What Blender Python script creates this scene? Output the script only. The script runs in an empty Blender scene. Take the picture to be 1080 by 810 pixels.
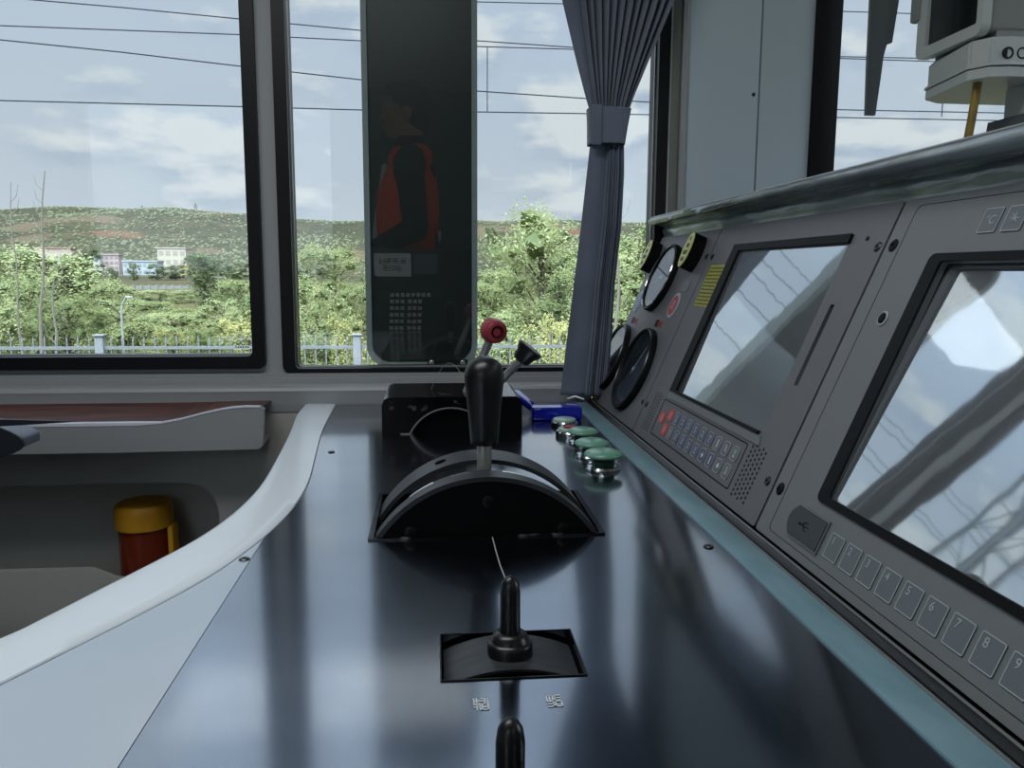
import bpy, bmesh, math, random
from mathutils import Vector, Matrix, noise
PI = math.pi
scn = bpy.context.scene
COL = scn.collection
R = math.radians

# ------------------------------------------------------------------ camera, sky, sun, exposure
EYE = Vector((0, 0, .22)); FPX = 840.0
_p, _y, _r = R(7.93), R(5.62), R(.3)
_f = Vector((math.sin(_y)*math.cos(_p), math.cos(_y)*math.cos(_p), -math.sin(_p)))
_r1 = Vector((math.cos(_y), -math.sin(_y), 0)); _u1 = _r1.cross(_f)
_r2 = _r1*math.cos(_r) + _u1*math.sin(_r); _u2 = _r2.cross(_f)
cam = bpy.data.cameras.new('camera'); cam.sensor_width = 36; cam.lens = FPX/1080*36
cam.clip_start = .01; cam.clip_end = 4000
co = bpy.data.objects.new('camera', cam); COL.objects.link(co)
m = Matrix((_r2, _u2, -_f)).transposed().to_4x4(); m.translation = EYE
co.matrix_world = m; scn.camera = co
cam.dof.use_dof = False

def bearing(x, y=288):          # ratio X/Y and slope Z/Y of a viewing direction from the eye
    d = _f + _r2*((x-540)/FPX) - _u2*((y-405)/FPX)
    return d.x/d.y, d.z/d.y

def srgb(c):
    return tuple(((v/255+.055)/1.055)**2.4 if v > 10 else v/255/12.92 for v in c)

w = bpy.data.worlds.new('sky'); scn.world = w; w.use_nodes = True
nt = w.node_tree; nt.nodes.clear()
def N(t, **k):
    n = nt.nodes.new(t)
    for a, b in k.items(): setattr(n, a, b)
    return n
def LK(a, b): nt.links.new(a, b)
def MATH(op, a, b=None):
    n = N('ShaderNodeMath', operation=op)
    for i, v in enumerate((a, b)):
        if v is None: continue
        if isinstance(v, (int, float)): n.inputs[i].default_value = v
        else: LK(v, n.inputs[i])
    return n.outputs[0]
def RAMP(fac, stops):
    n = N('ShaderNodeValToRGB'); LK(fac, n.inputs[0])
    e = n.color_ramp.elements
    while len(e) < len(stops): e.new(.5)
    for q, (p, c) in zip(e, stops):
        q.position = p; q.color = (*c, 1) if len(c) == 3 else c
    return n.outputs[0]
def MIX(f, a, b, mode='MIX'):
    n = N('ShaderNodeMix', data_type='RGBA', blend_type=mode)
    for i, v in ((0, f), (6, a), (7, b)):
        if isinstance(v, (int, float)): n.inputs[i].default_value = v
        elif isinstance(v, tuple): n.inputs[i].default_value = (*v, 1)
        else: LK(v, n.inputs[i])
    return n.outputs[2]
tc = N('ShaderNodeTexCoord'); sx = N('ShaderNodeSeparateXYZ'); LK(tc.outputs['Generated'], sx.inputs[0])
vm = N('ShaderNodeMapping'); LK(tc.outputs['Generated'], vm.inputs[0]); vm.inputs[3].default_value = (3.4, 3.4, 8.5)
vm.inputs[1].default_value = (1.35, .35, .12)
n1 = N('ShaderNodeTexNoise'); LK(vm.outputs[0], n1.inputs[0]); n1.inputs['Scale'].default_value = 1.7; n1.inputs['Detail'].default_value = 9; n1.inputs['Roughness'].default_value = .52
vm2 = N('ShaderNodeMapping'); LK(tc.outputs['Generated'], vm2.inputs[0]); vm2.inputs[3].default_value = (3.4, 3.4, 8.5)
vm2.inputs[1].default_value = (1.35, .35, .26)
n2 = N('ShaderNodeTexNoise'); LK(vm2.outputs[0], n2.inputs[0]); n2.inputs['Scale'].default_value = 1.7; n2.inputs['Detail'].default_value = 4; n2.inputs['Roughness'].default_value = .5
n3 = N('ShaderNodeTexNoise'); LK(tc.outputs['Generated'], n3.inputs[0]); n3.inputs['Scale'].default_value = 2.2; n3.inputs['Detail'].default_value = 3
base = RAMP(sx.outputs[2], [(0, srgb((206, 216, 224))), (.12, srgb((192, 203, 216))), (.35, srgb((182, 198, 220))), (1, srgb((205, 215, 232)))])
base = MIX(MATH('MULTIPLY', RAMP(n3.outputs[0], [(.35, (0, 0, 0)), (.65, (1, 1, 1))]), .38), base, srgb((204, 213, 222)))
shade = RAMP(n2.outputs[0], [(.52, (0, 0, 0)), (.68, (1, 1, 1))])
base = MIX(MATH('MULTIPLY', shade, .6), base, srgb((160, 176, 199)))
cloud = RAMP(n1.outputs[0], [(.52, (0, 0, 0)), (.60, (1, 1, 1))])
base = MIX(MATH('MULTIPLY', cloud, .82), base, srgb((226, 230, 232)))
grd = RAMP(sx.outputs[2], [(0, (1, 1, 1)), (.002, (0, 0, 0))])
up = RAMP(sx.outputs[2], [(.30, (1, 1, 1)), (.8, (2.3, 2.3, 2.3))])
base = MIX(1.0, base, up, 'MULTIPLY')
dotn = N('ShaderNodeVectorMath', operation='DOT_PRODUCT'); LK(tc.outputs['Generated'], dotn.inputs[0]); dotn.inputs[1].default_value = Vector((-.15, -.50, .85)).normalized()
glow = RAMP(dotn.outputs['Value'], [(.66, (1, 1, 1)), (.97, (9.5, 9.4, 9.2))])  # extra sky brightness above and behind the camera, added to light the cab
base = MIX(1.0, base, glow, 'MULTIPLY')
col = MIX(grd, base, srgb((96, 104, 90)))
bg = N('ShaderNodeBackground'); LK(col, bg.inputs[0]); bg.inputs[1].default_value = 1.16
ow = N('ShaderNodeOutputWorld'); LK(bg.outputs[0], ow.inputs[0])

sun = bpy.data.lights.new('sun', 'SUN'); sun.energy = .5; sun.angle = R(3); sun.color = (1, .97, .9)
so = bpy.data.objects.new('sun', sun); COL.objects.link(so)
so.rotation_euler = Vector((.45, .5, -.95)).to_track_quat('-Z', 'Y').to_euler()

FILL_LIGHT = bpy.data.lights.new('added_cab_fill', 'AREA'); FILL_LIGHT.shape = 'RECTANGLE'; FILL_LIGHT.size = .9; FILL_LIGHT.size_y = .42; FILL_LIGHT.energy = 8.6; FILL_LIGHT.color = (.93, .97, 1)  # added fill light under the ceiling, brightens desk and panels
lo_ = bpy.data.objects.new('added_cab_fill', FILL_LIGHT); COL.objects.link(lo_); lo_.location = (-.35, .38, 1.105)

scn.view_settings.view_transform = 'Standard'; scn.view_settings.look = 'None'
scn.view_settings.exposure = 0.0; scn.view_settings.gamma = 1.0
scn.view_settings.use_curve_mapping = False

# ------------------------------------------------------------------ materials
def mat(name, c=(128, 128, 128), rough=.5, metal=0, ior=1.45, bump=0, bscale=60, var=0, vscale=8, c2=None, coat=0, stretch=(1, 1, 1), emit=None, sheen=0, alpha=1, bdist=.002, detail=4, trans=0, lo=.35, hi=.65):
    global nt
    mt = bpy.data.materials.new(name); mt.use_nodes = True
    nt = mt.node_tree; b = nt.nodes['Principled BSDF']
    b.inputs['Base Color'].default_value = (*srgb(c), 1)
    b.inputs['Roughness'].default_value = rough; b.inputs['Metallic'].default_value = metal
    b.inputs['IOR'].default_value = ior; b.inputs['Coat Weight'].default_value = coat; b.inputs['Coat Roughness'].default_value = .1
    b.inputs['Sheen Weight'].default_value = sheen; b.inputs['Transmission Weight'].default_value = trans
    if emit:
        b.inputs['Emission Color'].default_value = (*srgb(c), 1); b.inputs['Emission Strength'].default_value = emit
    if var or bump or c2:
        t = N('ShaderNodeTexCoord'); mp = N('ShaderNodeMapping'); LK(t.outputs['Object'], mp.inputs[0]); mp.inputs[3].default_value = stretch
    if c2 or var:
        n = N('ShaderNodeTexNoise'); LK(mp.outputs[0], n.inputs[0]); n.inputs['Scale'].default_value = vscale; n.inputs['Detail'].default_value = detail
        ca = srgb(c); cb = srgb(c2) if c2 else tuple(v*(1-var) for v in ca)
        LK(RAMP(n.outputs[0], [(lo, ca), (hi, cb)]), b.inputs['Base Color'])
    if bump:
        n = N('ShaderNodeTexNoise'); LK(mp.outputs[0], n.inputs[0]); n.inputs['Scale'].default_value = bscale; n.inputs['Detail'].default_value = 3
        q = N('ShaderNodeBump'); q.inputs['Strength'].default_value = bump; q.inputs['Distance'].default_value = bdist
        LK(n.outputs[0], q.inputs['Height']); LK(q.outputs[0], b.inputs['Normal'])
    return mt
def glass_mat(name, tint=(245, 250, 248), f0=.045, rough=0.0):
    global nt
    mt = bpy.data.materials.new(name); mt.use_nodes = True; nt = mt.node_tree; nt.nodes.clear()
    g = N('ShaderNodeNewGeometry'); d = N('ShaderNodeVectorMath', operation='DOT_PRODUCT')
    LK(g.outputs['Incoming'], d.inputs[0]); LK(g.outputs['Normal'], d.inputs[1])
    a = MATH('ABSOLUTE', d.outputs['Value']); s = MATH('POWER', MATH('SUBTRACT', 1.0, a), 5.0)
    fr = MATH('ADD', MATH('MULTIPLY', s, 1-f0), f0)
    tr = N('ShaderNodeBsdfTransparent'); tr.inputs[0].default_value = (*srgb(tint), 1)
    gl = N('ShaderNodeBsdfGlossy'); gl.inputs['Roughness'].default_value = rough
    mx = N('ShaderNodeMixShader'); LK(fr, mx.inputs[0]); LK(tr.outputs[0], mx.inputs[1]); LK(gl.outputs[0], mx.inputs[2])
    o = N('ShaderNodeOutputMaterial'); LK(mx.outputs[0], o.inputs[0])
    return mt

M = {}
M['desk'] = mat('navy_desk_laminate', (92, 104, 121), .20, metal=1, bump=.12, bscale=9, stretch=(1, 3, 1), bdist=.001, coat=1, c2=(106, 118, 134), vscale=5, detail=8)
M['desk'].node_tree.nodes['Principled BSDF'].inputs['Coat IOR'].default_value = 2.0
M['lam'] = mat('light_grey_laminate', (176, 186, 194), .22, ior=1.6, coat=.5, c2=(166, 176, 186), vscale=4)
M['rim'] = mat('pale_gelcoat_rim', (214, 220, 224), .34, ior=1.6, coat=.2)
M['teal'] = mat('teal_edge_strip', (122, 152, 162), .35, c2=(106, 138, 148), vscale=14, stretch=(3, 1, 1), bump=.1)
M['wall'] = mat('grey_wall_paint', (156, 158, 160), .55, bump=.05, bscale=200)
M['sill'] = mat('grey_window_sill_paint', (154, 156, 157), .32)
M['lower'] = mat('dark_grey_side_panel', (176, 174, 168), .6, bump=.05, bscale=150)
M['pillar'] = mat('blue_grey_pillar_paint', (182, 194, 202), .5, bump=.03, bscale=200)
M['ceil'] = mat('pale_cab_lining', (170, 172, 170), .6)
M['backwall'] = mat('grey_bulkhead', (120, 130, 130), .6, c2=(104, 114, 114), vscale=2)
M['floor'] = mat('dark_rubber_floor', (44, 46, 48), .6, bump=.2, bscale=80)
M['rubber'] = mat('black_rubber', (10, 10, 12), .5, ior=1.35)
M['blackalu'] = mat('black_window_frame', (14, 14, 18), .4, ior=1.35)
M['silver'] = mat('brushed_silver_trim', (170, 172, 172), .35, metal=.7)
M['olive'] = mat('olive_grey_trim', (120, 122, 114), .5)
M['black'] = mat('satin_black_metal', (14, 14, 16), .38, bump=.1, bscale=150, ior=1.5)
M['blackgloss'] = mat('scuffed_gloss_black', (7, 7, 8), .18, ior=1.5, c2=(92, 92, 96), vscale=38, detail=9, lo=.62, hi=.70, bump=.2, bscale=40)
M['arch'] = mat('worn_dark_grey_metal', (64, 66, 69), .42, c2=(48, 50, 53), vscale=30, stretch=(1, 6, 1), metal=.3)
M['archblack'] = mat('matt_black_plate', (4, 4, 5), .7, ior=1.2)
M['index'] = mat('index_strip_white', (215, 220, 224), .3)
M['steel'] = mat('steel_shaft', (196, 194, 188), .36, metal=.6, c2=(150, 148, 142), vscale=40)
M['screw'] = mat('dark_screw_metal', (70, 72, 74), .3, metal=.9)
M['grip'] = mat('black_plastic_grip', (15, 16, 18), .34, ior=1.5, bump=.12, bscale=90)
M['red'] = mat('dull_red_plastic_knob', (160, 50, 60), .42, c2=(136, 40, 50), vscale=30, coat=.2)
M['reddark'] = mat('dark_red_recess', (62, 14, 20), .5)
M['panel'] = mat('charcoal_panel_paint', (104, 104, 108), .42, ior=1.5, bump=.25, bscale=700, bdist=.0004)
M['panel2'] = mat('grey_display_panel_paint', (112, 115, 116), .42, ior=1.5, bump=.25, bscale=700, bdist=.0004)
M['bezel'] = mat('black_bezel_plastic', (6, 6, 8), .5, ior=1.3)
M['slotblack'] = mat('slot_black', (2, 2, 3), .9, ior=1.1)
M['cover'] = mat('dark_grey_port_cover', (64, 67, 69), .5)
M['screen'] = mat('dark_mirror_display_glass', (205, 212, 216), .035, metal=.85, bump=.25, bscale=7, bdist=.0015)
M['key'] = mat('grey_membrane_key', (104, 110, 114), .4)
M['keyline'] = mat('pale_key_outline', (168, 176, 178), .5)
M['redkey'] = mat('salmon_red_key', (196, 82, 78), .4)
M['bluekey'] = mat('blue_grey_key', (88, 92, 120), .4)
M['white'] = mat('white_marking', (225, 228, 228), .5)
M['whitedim'] = mat('worn_white_marking', (188, 198, 200), .5)
M['yellow'] = mat('yellow_green_warning_label', (176, 172, 62), .4, c2=(150, 148, 48), vscale=80)
M['yellowtext'] = mat('dark_olive_print', (104, 102, 34), .5)
M['lime'] = mat('pale_yellow_green_lens', (214, 218, 140), .35, c2=(196, 200, 110), vscale=60)
M['dial'] = mat('dark_dial_face', (30, 42, 48), .5)
M['gglass'] = glass_mat('gauge_glass', (225, 232, 236), .16)
M['green'] = mat('green_mushroom_plastic', (112, 160, 138), .3, c2=(100, 150, 126), vscale=40, coat=.3)
M['palegreen'] = mat('pale_grey_green_button', (160, 186, 176), .3)
M['chrome'] = mat('chrome_ring', (200, 204, 204), .16, metal=1)
M['darkgreen'] = mat('dark_green_collar', (30, 70, 52), .35)
M['blue'] = mat('glossy_deep_blue_plastic', (20, 34, 176), .1, ior=1.5, coat=.8)
M['curtain'] = mat('slate_blue_curtain_fabric', (112, 120, 136), .85, sheen=.3, bump=.3, bscale=900, bdist=.0004, c2=(100, 108, 124), vscale=12)
M['film'] = mat('crumpled_clear_film_over_steel', (172, 180, 184), .2, metal=.4, c2=(88, 98, 104), vscale=5, stretch=(6, 1, 6), bump=.5, bscale=9, bdist=.004)
M['lip'] = mat('grey_lip_metal', (170, 176, 178), .28, metal=.6)
M['wood'] = mat('red_brown_wood_tray', (96, 58, 48), .4, c2=(66, 38, 32), vscale=14, stretch=(.6, 12, 1))
M['whiteedge'] = mat('white_edge_trim', (226, 226, 236), .35)
M['seat'] = mat('dark_navy_seat_vinyl', (26, 28, 36), .45, bump=.1, bscale=300)
M['armtop'] = mat('grey_blue_armrest_vinyl', (96, 102, 116), .5, bump=.15, bscale=400)
M['canyel'] = mat('mustard_yellow_cap', (206, 150, 34), .45, c2=(188, 132, 26), vscale=20)
M['canred'] = mat('dark_amber_red_plastic', (112, 40, 20), .25)
M['device'] = mat('light_grey_device_casing', (186, 190, 188), .45)
M['devdark'] = mat('grey_device_side', (136, 138, 136), .5)
M['devfoot'] = mat('dark_grey_foot', (84, 88, 90), .5)
M['tubeyel'] = mat('ochre_yellow_tube', (150, 124, 50), .45, c2=(120, 98, 40), vscale=50)
M['screendark'] = mat('dark_device_glass', (20, 22, 22), .08, ior=1.6)
M['skin'] = mat('skin', (186, 138, 112), .5)
M['hair'] = mat('short_dark_hair', (22, 20, 19), .6)
M['shirt'] = mat('black_shirt_cloth', (28, 30, 34), .8)
M['vest'] = mat('orange_safety_vest', (255, 92, 34), .7)
M['reflective'] = mat('silver_reflective_tape', (215, 218, 218), .3)
M['trousers'] = mat('dark_trousers_cloth', (34, 36, 44), .8)
M['shoe'] = mat('black_leather_shoe', (18, 17, 17), .35)
M['cabinet'] = mat('dark_cabinet_paint', (30, 34, 34), .5)
M['mirror_house'] = mat('grey_mirror_housing', (150, 158, 158), .4)
M['mirror_face'] = mat('dark_mirror_back_plate', (34, 40, 40), .35)
M['glass'] = glass_mat('window_pane_glass', (248, 251, 251), .068)
M['etch'] = mat('etched_glass_mark', (60, 66, 62), .7)
M['wire'] = mat('contact_wire_dark', (52, 56, 62), .8, ior=1.1)
M['fence'] = mat('pale_blue_grey_fence_paint', (115, 119, 122), .5)
M['mast'] = mat('galvanised_lattice_steel', (74, 80, 84), .5, metal=.3)
M['pole'] = mat('pale_wooden_pole', (118, 114, 101), .7)
M['lamp'] = mat('white_lamp_post_paint', (156, 157, 154), .5)
M['bark'] = mat('bark', (80, 71, 56), .8)
def leafmat(n, a, b):
    m_ = mat(n, a, .75, c2=b, vscale=1.6, detail=3, ior=1.3); pb = nt.nodes['Principled BSDF']
    tl = N('ShaderNodeBsdfTranslucent'); LK(pb.inputs['Base Color'].links[0].from_socket, tl.inputs[0])
    mx = N('ShaderNodeMixShader'); mx.inputs[0].default_value = .42; LK(pb.outputs[0], mx.inputs[1]); LK(tl.outputs[0], mx.inputs[2])
    LK(mx.outputs[0], nt.nodes['Material Output'].inputs[0]); return m_
M['leafA'] = leafmat('mid_green_leaves', (148, 158, 108), (121, 135, 90))
M['leafB'] = leafmat('pale_willow_leaves', (179, 187, 137), (149, 158, 110))
M['leafC'] = leafmat('dark_green_leaves', (96, 111, 82), (115, 127, 94))
M['leafD'] = leafmat('yellow_green_leaves', (192, 190, 128), (164, 170, 109))
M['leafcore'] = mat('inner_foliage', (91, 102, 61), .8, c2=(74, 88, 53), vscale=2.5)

# ------------------------------------------------------------------ mesh helpers
def wloc(o):
    v = Vector((0, 0, 0))
    while o: v += o.location; o = o.parent
    return v
def obj(name, bm, m_, parent=None, recalc=True, ang=35, smooth=True):
    me = bpy.data.meshes.new(name)
    if recalc: bmesh.ops.recalc_face_normals(bm, faces=bm.faces[:])
    off = wloc(parent)
    if off.length > 0: bmesh.ops.translate(bm, verts=bm.verts[:], vec=-off)
    bm.to_mesh(me); bm.free()
    if smooth:
        me.polygons.foreach_set('use_smooth', [True]*len(me.polygons)); me.set_sharp_from_angle(angle=R(ang))
    for q in (m_ if isinstance(m_, (list, tuple)) else [m_]): me.materials.append(M[q] if isinstance(q, str) else q)
    o = bpy.data.objects.new(name, me); COL.objects.link(o); o.parent = parent
    return o
def tag(o, label=None, cat=None, group=None, kind=None):
    if label: o['label'] = label
    if cat: o['category'] = cat
    if group: o['group'] = group
    if kind: o['kind'] = kind
    return o
def thing(name, label, cat, loc=(0, 0, 0), group=None):
    o = bpy.data.objects.new(name, None); COL.objects.link(o); o.location = loc; o.empty_display_size = .02
    return tag(o, label, cat, group)
def BM(): return bmesh.new()
I4 = Matrix.Identity(4)
def box(bm, c, s, mtx=I4, bev=0, seg=2):
    r = bmesh.ops.create_cube(bm, size=1, matrix=mtx @ Matrix.Translation(c) @ Matrix.Diagonal((*s, 1)))
    if bev:
        es = list({e for v in r['verts'] for e in v.link_edges})
        bmesh.ops.bevel(bm, geom=es, offset=bev, segments=seg, profile=.5, affect='EDGES')
    return bm
def bx(bm, a, b, mtx=I4, bev=0, seg=2):
    a, b = Vector(a), Vector(b)
    return box(bm, (a+b)/2, [abs(v) for v in (b-a)], mtx, bev, seg)
def lathe(bm, prof, n=32, mtx=I4, cap=True):
    rings = []
    for r, z in prof:
        rings.append([bm.verts.new(mtx @ Vector((r*math.cos(2*PI*i/n), r*math.sin(2*PI*i/n), z))) for i in range(n)])
    for a, b in zip(rings, rings[1:]):
        for i in range(n): bm.faces.new((a[i], a[(i+1) % n], b[(i+1) % n], b[i]))
    if cap:
        bm.faces.new(rings[0][::-1]); bm.faces.new(rings[-1])
    return bm
def tube(bm, pts, r, n=10, cap=True):
    pts = [Vector(p) for p in pts]; rs = r if isinstance(r, (list, tuple)) else [r]*len(pts)
    prev = None; rings = []
    for i, p in enumerate(pts):
        t = (pts[min(i+1, len(pts)-1)] - pts[max(i-1, 0)]).normalized()
        if prev is None:
            a = Vector((0, 0, 1)) if abs(t.z) < .9 else Vector((1, 0, 0)); u = t.cross(a).normalized()
        else: u = (prev - t*prev.dot(t)).normalized()
        v = t.cross(u); prev = u
        rings.append([bm.verts.new(p + (u*math.cos(2*PI*k/n) + v*math.sin(2*PI*k/n))*rs[i]) for k in range(n)])
    for a, b in zip(rings, rings[1:]):
        for k in range(n): bm.faces.new((a[k], a[(k+1) % n], b[(k+1) % n], b[k]))
    if cap: bm.faces.new(rings[0][::-1]); bm.faces.new(rings[-1])
    return bm
def rr(x0, y0, x1, y1, r, n=5):
    if r <= 0: return [(x0, y0), (x1, y0), (x1, y1), (x0, y1)]
    o = []
    for cx, cy, a0 in ((x1-r, y0+r, -90), (x1-r, y1-r, 0), (x0+r, y1-r, 90), (x0+r, y0+r, 180)):
        for k in range(n+1):
            a = R(a0 + 90*k/n); o.append((cx + r*math.cos(a), cy + r*math.sin(a)))
    return o
def circ(cx, cy, r, n=32): return [(cx + r*math.cos(2*PI*k/n), cy + r*math.sin(2*PI*k/n)) for k in range(n)]
def plate(bm, outer, holes=(), z0=0, z1=.01, f=lambda u, v, w: (u, v, w)):
    """solid plate with holes; outline in (u,v), thickness along w"""
    for z in (z1, z0):
        es = []
        for loop in (outer, *holes):
            vs = [bm.verts.new(Vector(f(u, v, z))) for u, v in loop]
            es += [bm.edges.new((vs[i], vs[(i+1) % len(vs)])) for i in range(len(vs))]
        if not holes:
            loops = []
            bm.faces.new([e.verts[0] for e in es])
        else:
            bmesh.ops.triangle_fill(bm, use_beauty=True, edges=es)
    for loop in (outer, *holes):
        a = [bm.verts.new(Vector(f(u, v, z0))) for u, v in loop]; b = [bm.verts.new(Vector(f(u, v, z1))) for u, v in loop]
        k = len(a)
        for i in range(k): bm.faces.new((a[i], a[(i+1) % k], b[(i+1) % k], b[i]))
    bmesh.ops.remove_doubles(bm, verts=bm.verts[:], dist=1e-6)
    return bm
def ribbon(bm, prof, y0, y1, close=False, f=lambda a, y, b: (a, y, b)):
    """profile in (x,z) extruded along y"""
    A = [bm.verts.new(Vector(f(a, y0, b))) for a, b in prof]; B = [bm.verts.new(Vector(f(a, y1, b))) for a, b in prof]
    k = len(prof)
    for i in range(k if close else k-1): bm.faces.new((A[i], A[(i+1) % k], B[(i+1) % k], B[i]))
    if close: bm.faces.new(A[::-1]); bm.faces.new(B)
    return bm
def rotz_to(d):
    return Vector(d).to_track_quat('Z', 'Y').to_matrix().to_4x4()
def screwhead(parent, pos, nrm, r=.0028, label=None, name='screw', m_='screw'):
    b = BM(); mt = Matrix.Translation(pos) @ rotz_to(nrm)
    lathe(b, [(r, -.0005), (r, .0004), (r*.8, .0011), (r*.32, .0012), (r*.3, .0003), (.0001, .0003)], 16, mt)
    o = obj(name, b, m_, parent)
    return o
def text_mesh(parent, s, size, mtx, m_, name='lettering', depth=.0001):
    cu = bpy.data.curves.new(name, 'FONT'); cu.body = s; cu.size = size; cu.extrude = depth
    cu.align_x = 'CENTER'; cu.align_y = 'CENTER'
    t = bpy.data.objects.new('tmp', cu); COL.objects.link(t)
    dg = bpy.context.evaluated_depsgraph_get(); me = bpy.data.meshes.new_from_object(t.evaluated_get(dg))
    bpy.data.objects.remove(t)
    b = BM(); b.from_mesh(me); bmesh.ops.transform(b, matrix=mtx, verts=b.verts[:])
    return obj(name, b, m_, parent, smooth=False)
def glyph_rows(bm, rows, mtx, w, h, gap, lw, seed=1):
    """little blocky stroke characters, rows of counts"""
    rnd = random.Random(seed)
    for j, n in enumerate(rows):
        for i in range(n):
            x0 = (i - n/2)*(w+gap) + gap/2; y0 = -j*(h+gap)
            segs = [((x0, y0), (x0+w, y0)), ((x0, y0), (x0, y0-h)), ((x0+w, y0), (x0+w, y0-h)), ((x0, y0-h/2), (x0+w, y0-h/2)), ((x0+w/2, y0), (x0+w/2, y0-h)), ((x0, y0-h), (x0+w, y0-h))]
            for sgm in rnd.sample(segs, 4):
                (a, b_), (c, d) = sgm
                bx(bm, (min(a, c)-lw/2, min(b_, d)-lw/2, 0), (max(a, c)+lw/2, max(b_, d)+lw/2, .00012), mtx)
    return bm

# ================================================================== THE CAB SHELL
WY = 1.37            # inner face of the side wall
ZF, ZC = -.78, 1.14  # floor and ceiling, desk top is 0
def fw(u, v, w_): return (u, WY + w_, v)
W1 = (-1.15, .059, -.281, .96); W2 = (-.254, .051, .396, .96)
b = BM()
plate(b, [(-1.8, .004), (.655, .004), (.655, ZC), (-1.8, ZC)], [rr(*W1, .012), rr(*W2, .012)], 0, .07, fw)
tag(obj('wall_side', b, 'wall'), kind='structure')
b = BM(); RC = rr(-1.34, -.44, -.364, -.130, .057, 8)
plate(b, [(-1.8, ZF), (.30, ZF), (.30, .004), (-1.8, .004)], [RC], -.025, -.010, fw)
plate(b, RC, (), .075, .09, fw)
k = len(RC); A_ = [b.verts.new(fw(u, v, -.010)) for u, v in RC]; B_ = [b.verts.new(fw(u, v, .075)) for u, v in RC]
for i in range(k): b.faces.new((A_[i], A_[(i+1) % k], B_[(i+1) % k], B_[i]))
tag(obj('wall_side_lower', b, 'lower'), kind='structure')
# sill profile along the whole side wall (x along wall)
b = BM()
prof = [(WY, .052), (WY-.006, .050), (WY-.006, .043), (WY-.010, .042), (WY-.010, .033), (WY-.022, .031), (WY-.030, .0285), (WY-.033, .024), (WY-.031, .018), (WY-.0305, .006), (WY-.029, -.002), (WY-.027, -.012), (WY-.0, -.012)]
ribbon(b, [(p_, z_) for p_, z_ in prof], -1.8, .27, True, lambda a, y, c: (y, a, c))
tag(obj('trim_side_sill', b, 'sill'), kind='structure')
# pillar panels right of the window
b = BM(); bx(b, (.429, WY-.006, .004), (.5535, WY, ZC), bev=.0015); tag(obj('trim_pillar', b, 'pillar'), kind='structure')
b = BM(); bx(b, (.5565, WY-.005, .004), (.648, WY, ZC), bev=.0015)
tag(obj('trim_pillar_second', b, 'pillar'), kind='structure')
b = BM(); bx(b, (.398, WY-.008, .0), (.416, WY, ZC), bev=.002); tag(obj('trim_window_side', b, 'olive'), kind='structure')
b = BM(); bx(b, (.4165, WY-.013, .0), (.4285, WY, ZC), bev=.003); tag(obj('trim_window_edge', b, 'sill'), kind='structure')
b = BM(); bx(b, (.3972, WY-.010, .0), (.3995, WY, ZC)); tag(obj('trim_window_bead', b, 'silver'), kind='structure')
s_ = BM(); lathe(s_, [(.0032, 0), (.0032, .001), (.002, .0016), (.0019, .0008), (.0002, .0008)], 16, Matrix.Translation((.5445, WY-.006, .523)) @ rotz_to((0, -1, 0)))
tag(obj('panel_screw', s_, 'screw'), 'small steel screw in the grey pillar panel beside its vertical seam', 'screw')
b = BM(); bx(b, (.648, WY-.012, .0), (.694, WY+.02, ZC), bev=.004); tag(obj('trim_windshield_seal', b, 'rubber'), kind='structure')

# windows
def window(name, W, fw_l, fw_r, fw_b, depth, mt):
    root = thing(name, None, None, ((W[0]+W[2])/2, WY, W[1])); root['kind'] = 'structure'
    del_ = [k_ for k_ in ('label', 'category') if k_ in root]
    b = BM(); plate(b, rr(*W, .012), [rr(W[0]+fw_l, W[1]+fw_b, W[2]-fw_r, W[3]-.02, .008)], -depth, .05, fw)
    obj('window_frame', b, mt, root)
    b = BM(); plate(b, rr(W[0]+fw_l-.003, W[1]+fw_b-.003, W[2]-fw_r+.003, W[3]-.017, .008), [rr(W[0]+fw_l+.0022, W[1]+fw_b+.0022, W[2]-fw_r-.0022, W[3]-.0222, .007)], .012, .016, fw)
    obj('window_bead', b, 'silver', root)
    b = BM(); bx(b, (W[0]+fw_l-.004, WY+.022, W[1]+fw_b-.004), (W[2]-fw_r+.004, WY+.026, W[3]-.016)); obj('glass', b, 'glass', root)
    return root
w1 = window('window_1', W1, .02, .021, .021, .012, 'blackalu')
b = BM()
for k_ in range(3):
    tube(b, [(-.3315+.0075*k_+.0035*math.cos(a)*1.1, WY+.0215, .1+.0035*math.sin(a)) for a in [R(40+28*q) for q in range(11)]], .0006, 5)
for q in range(6): bx(b, (-.337+.004*q, WY+.0212, .0915), (-.3345+.004*q, WY+.022, .094))
o = obj('etched_mark', b, 'etch', w1)
w2 = window('window_2', W2, .021, .017, .007, .006, 'blackalu')

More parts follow.
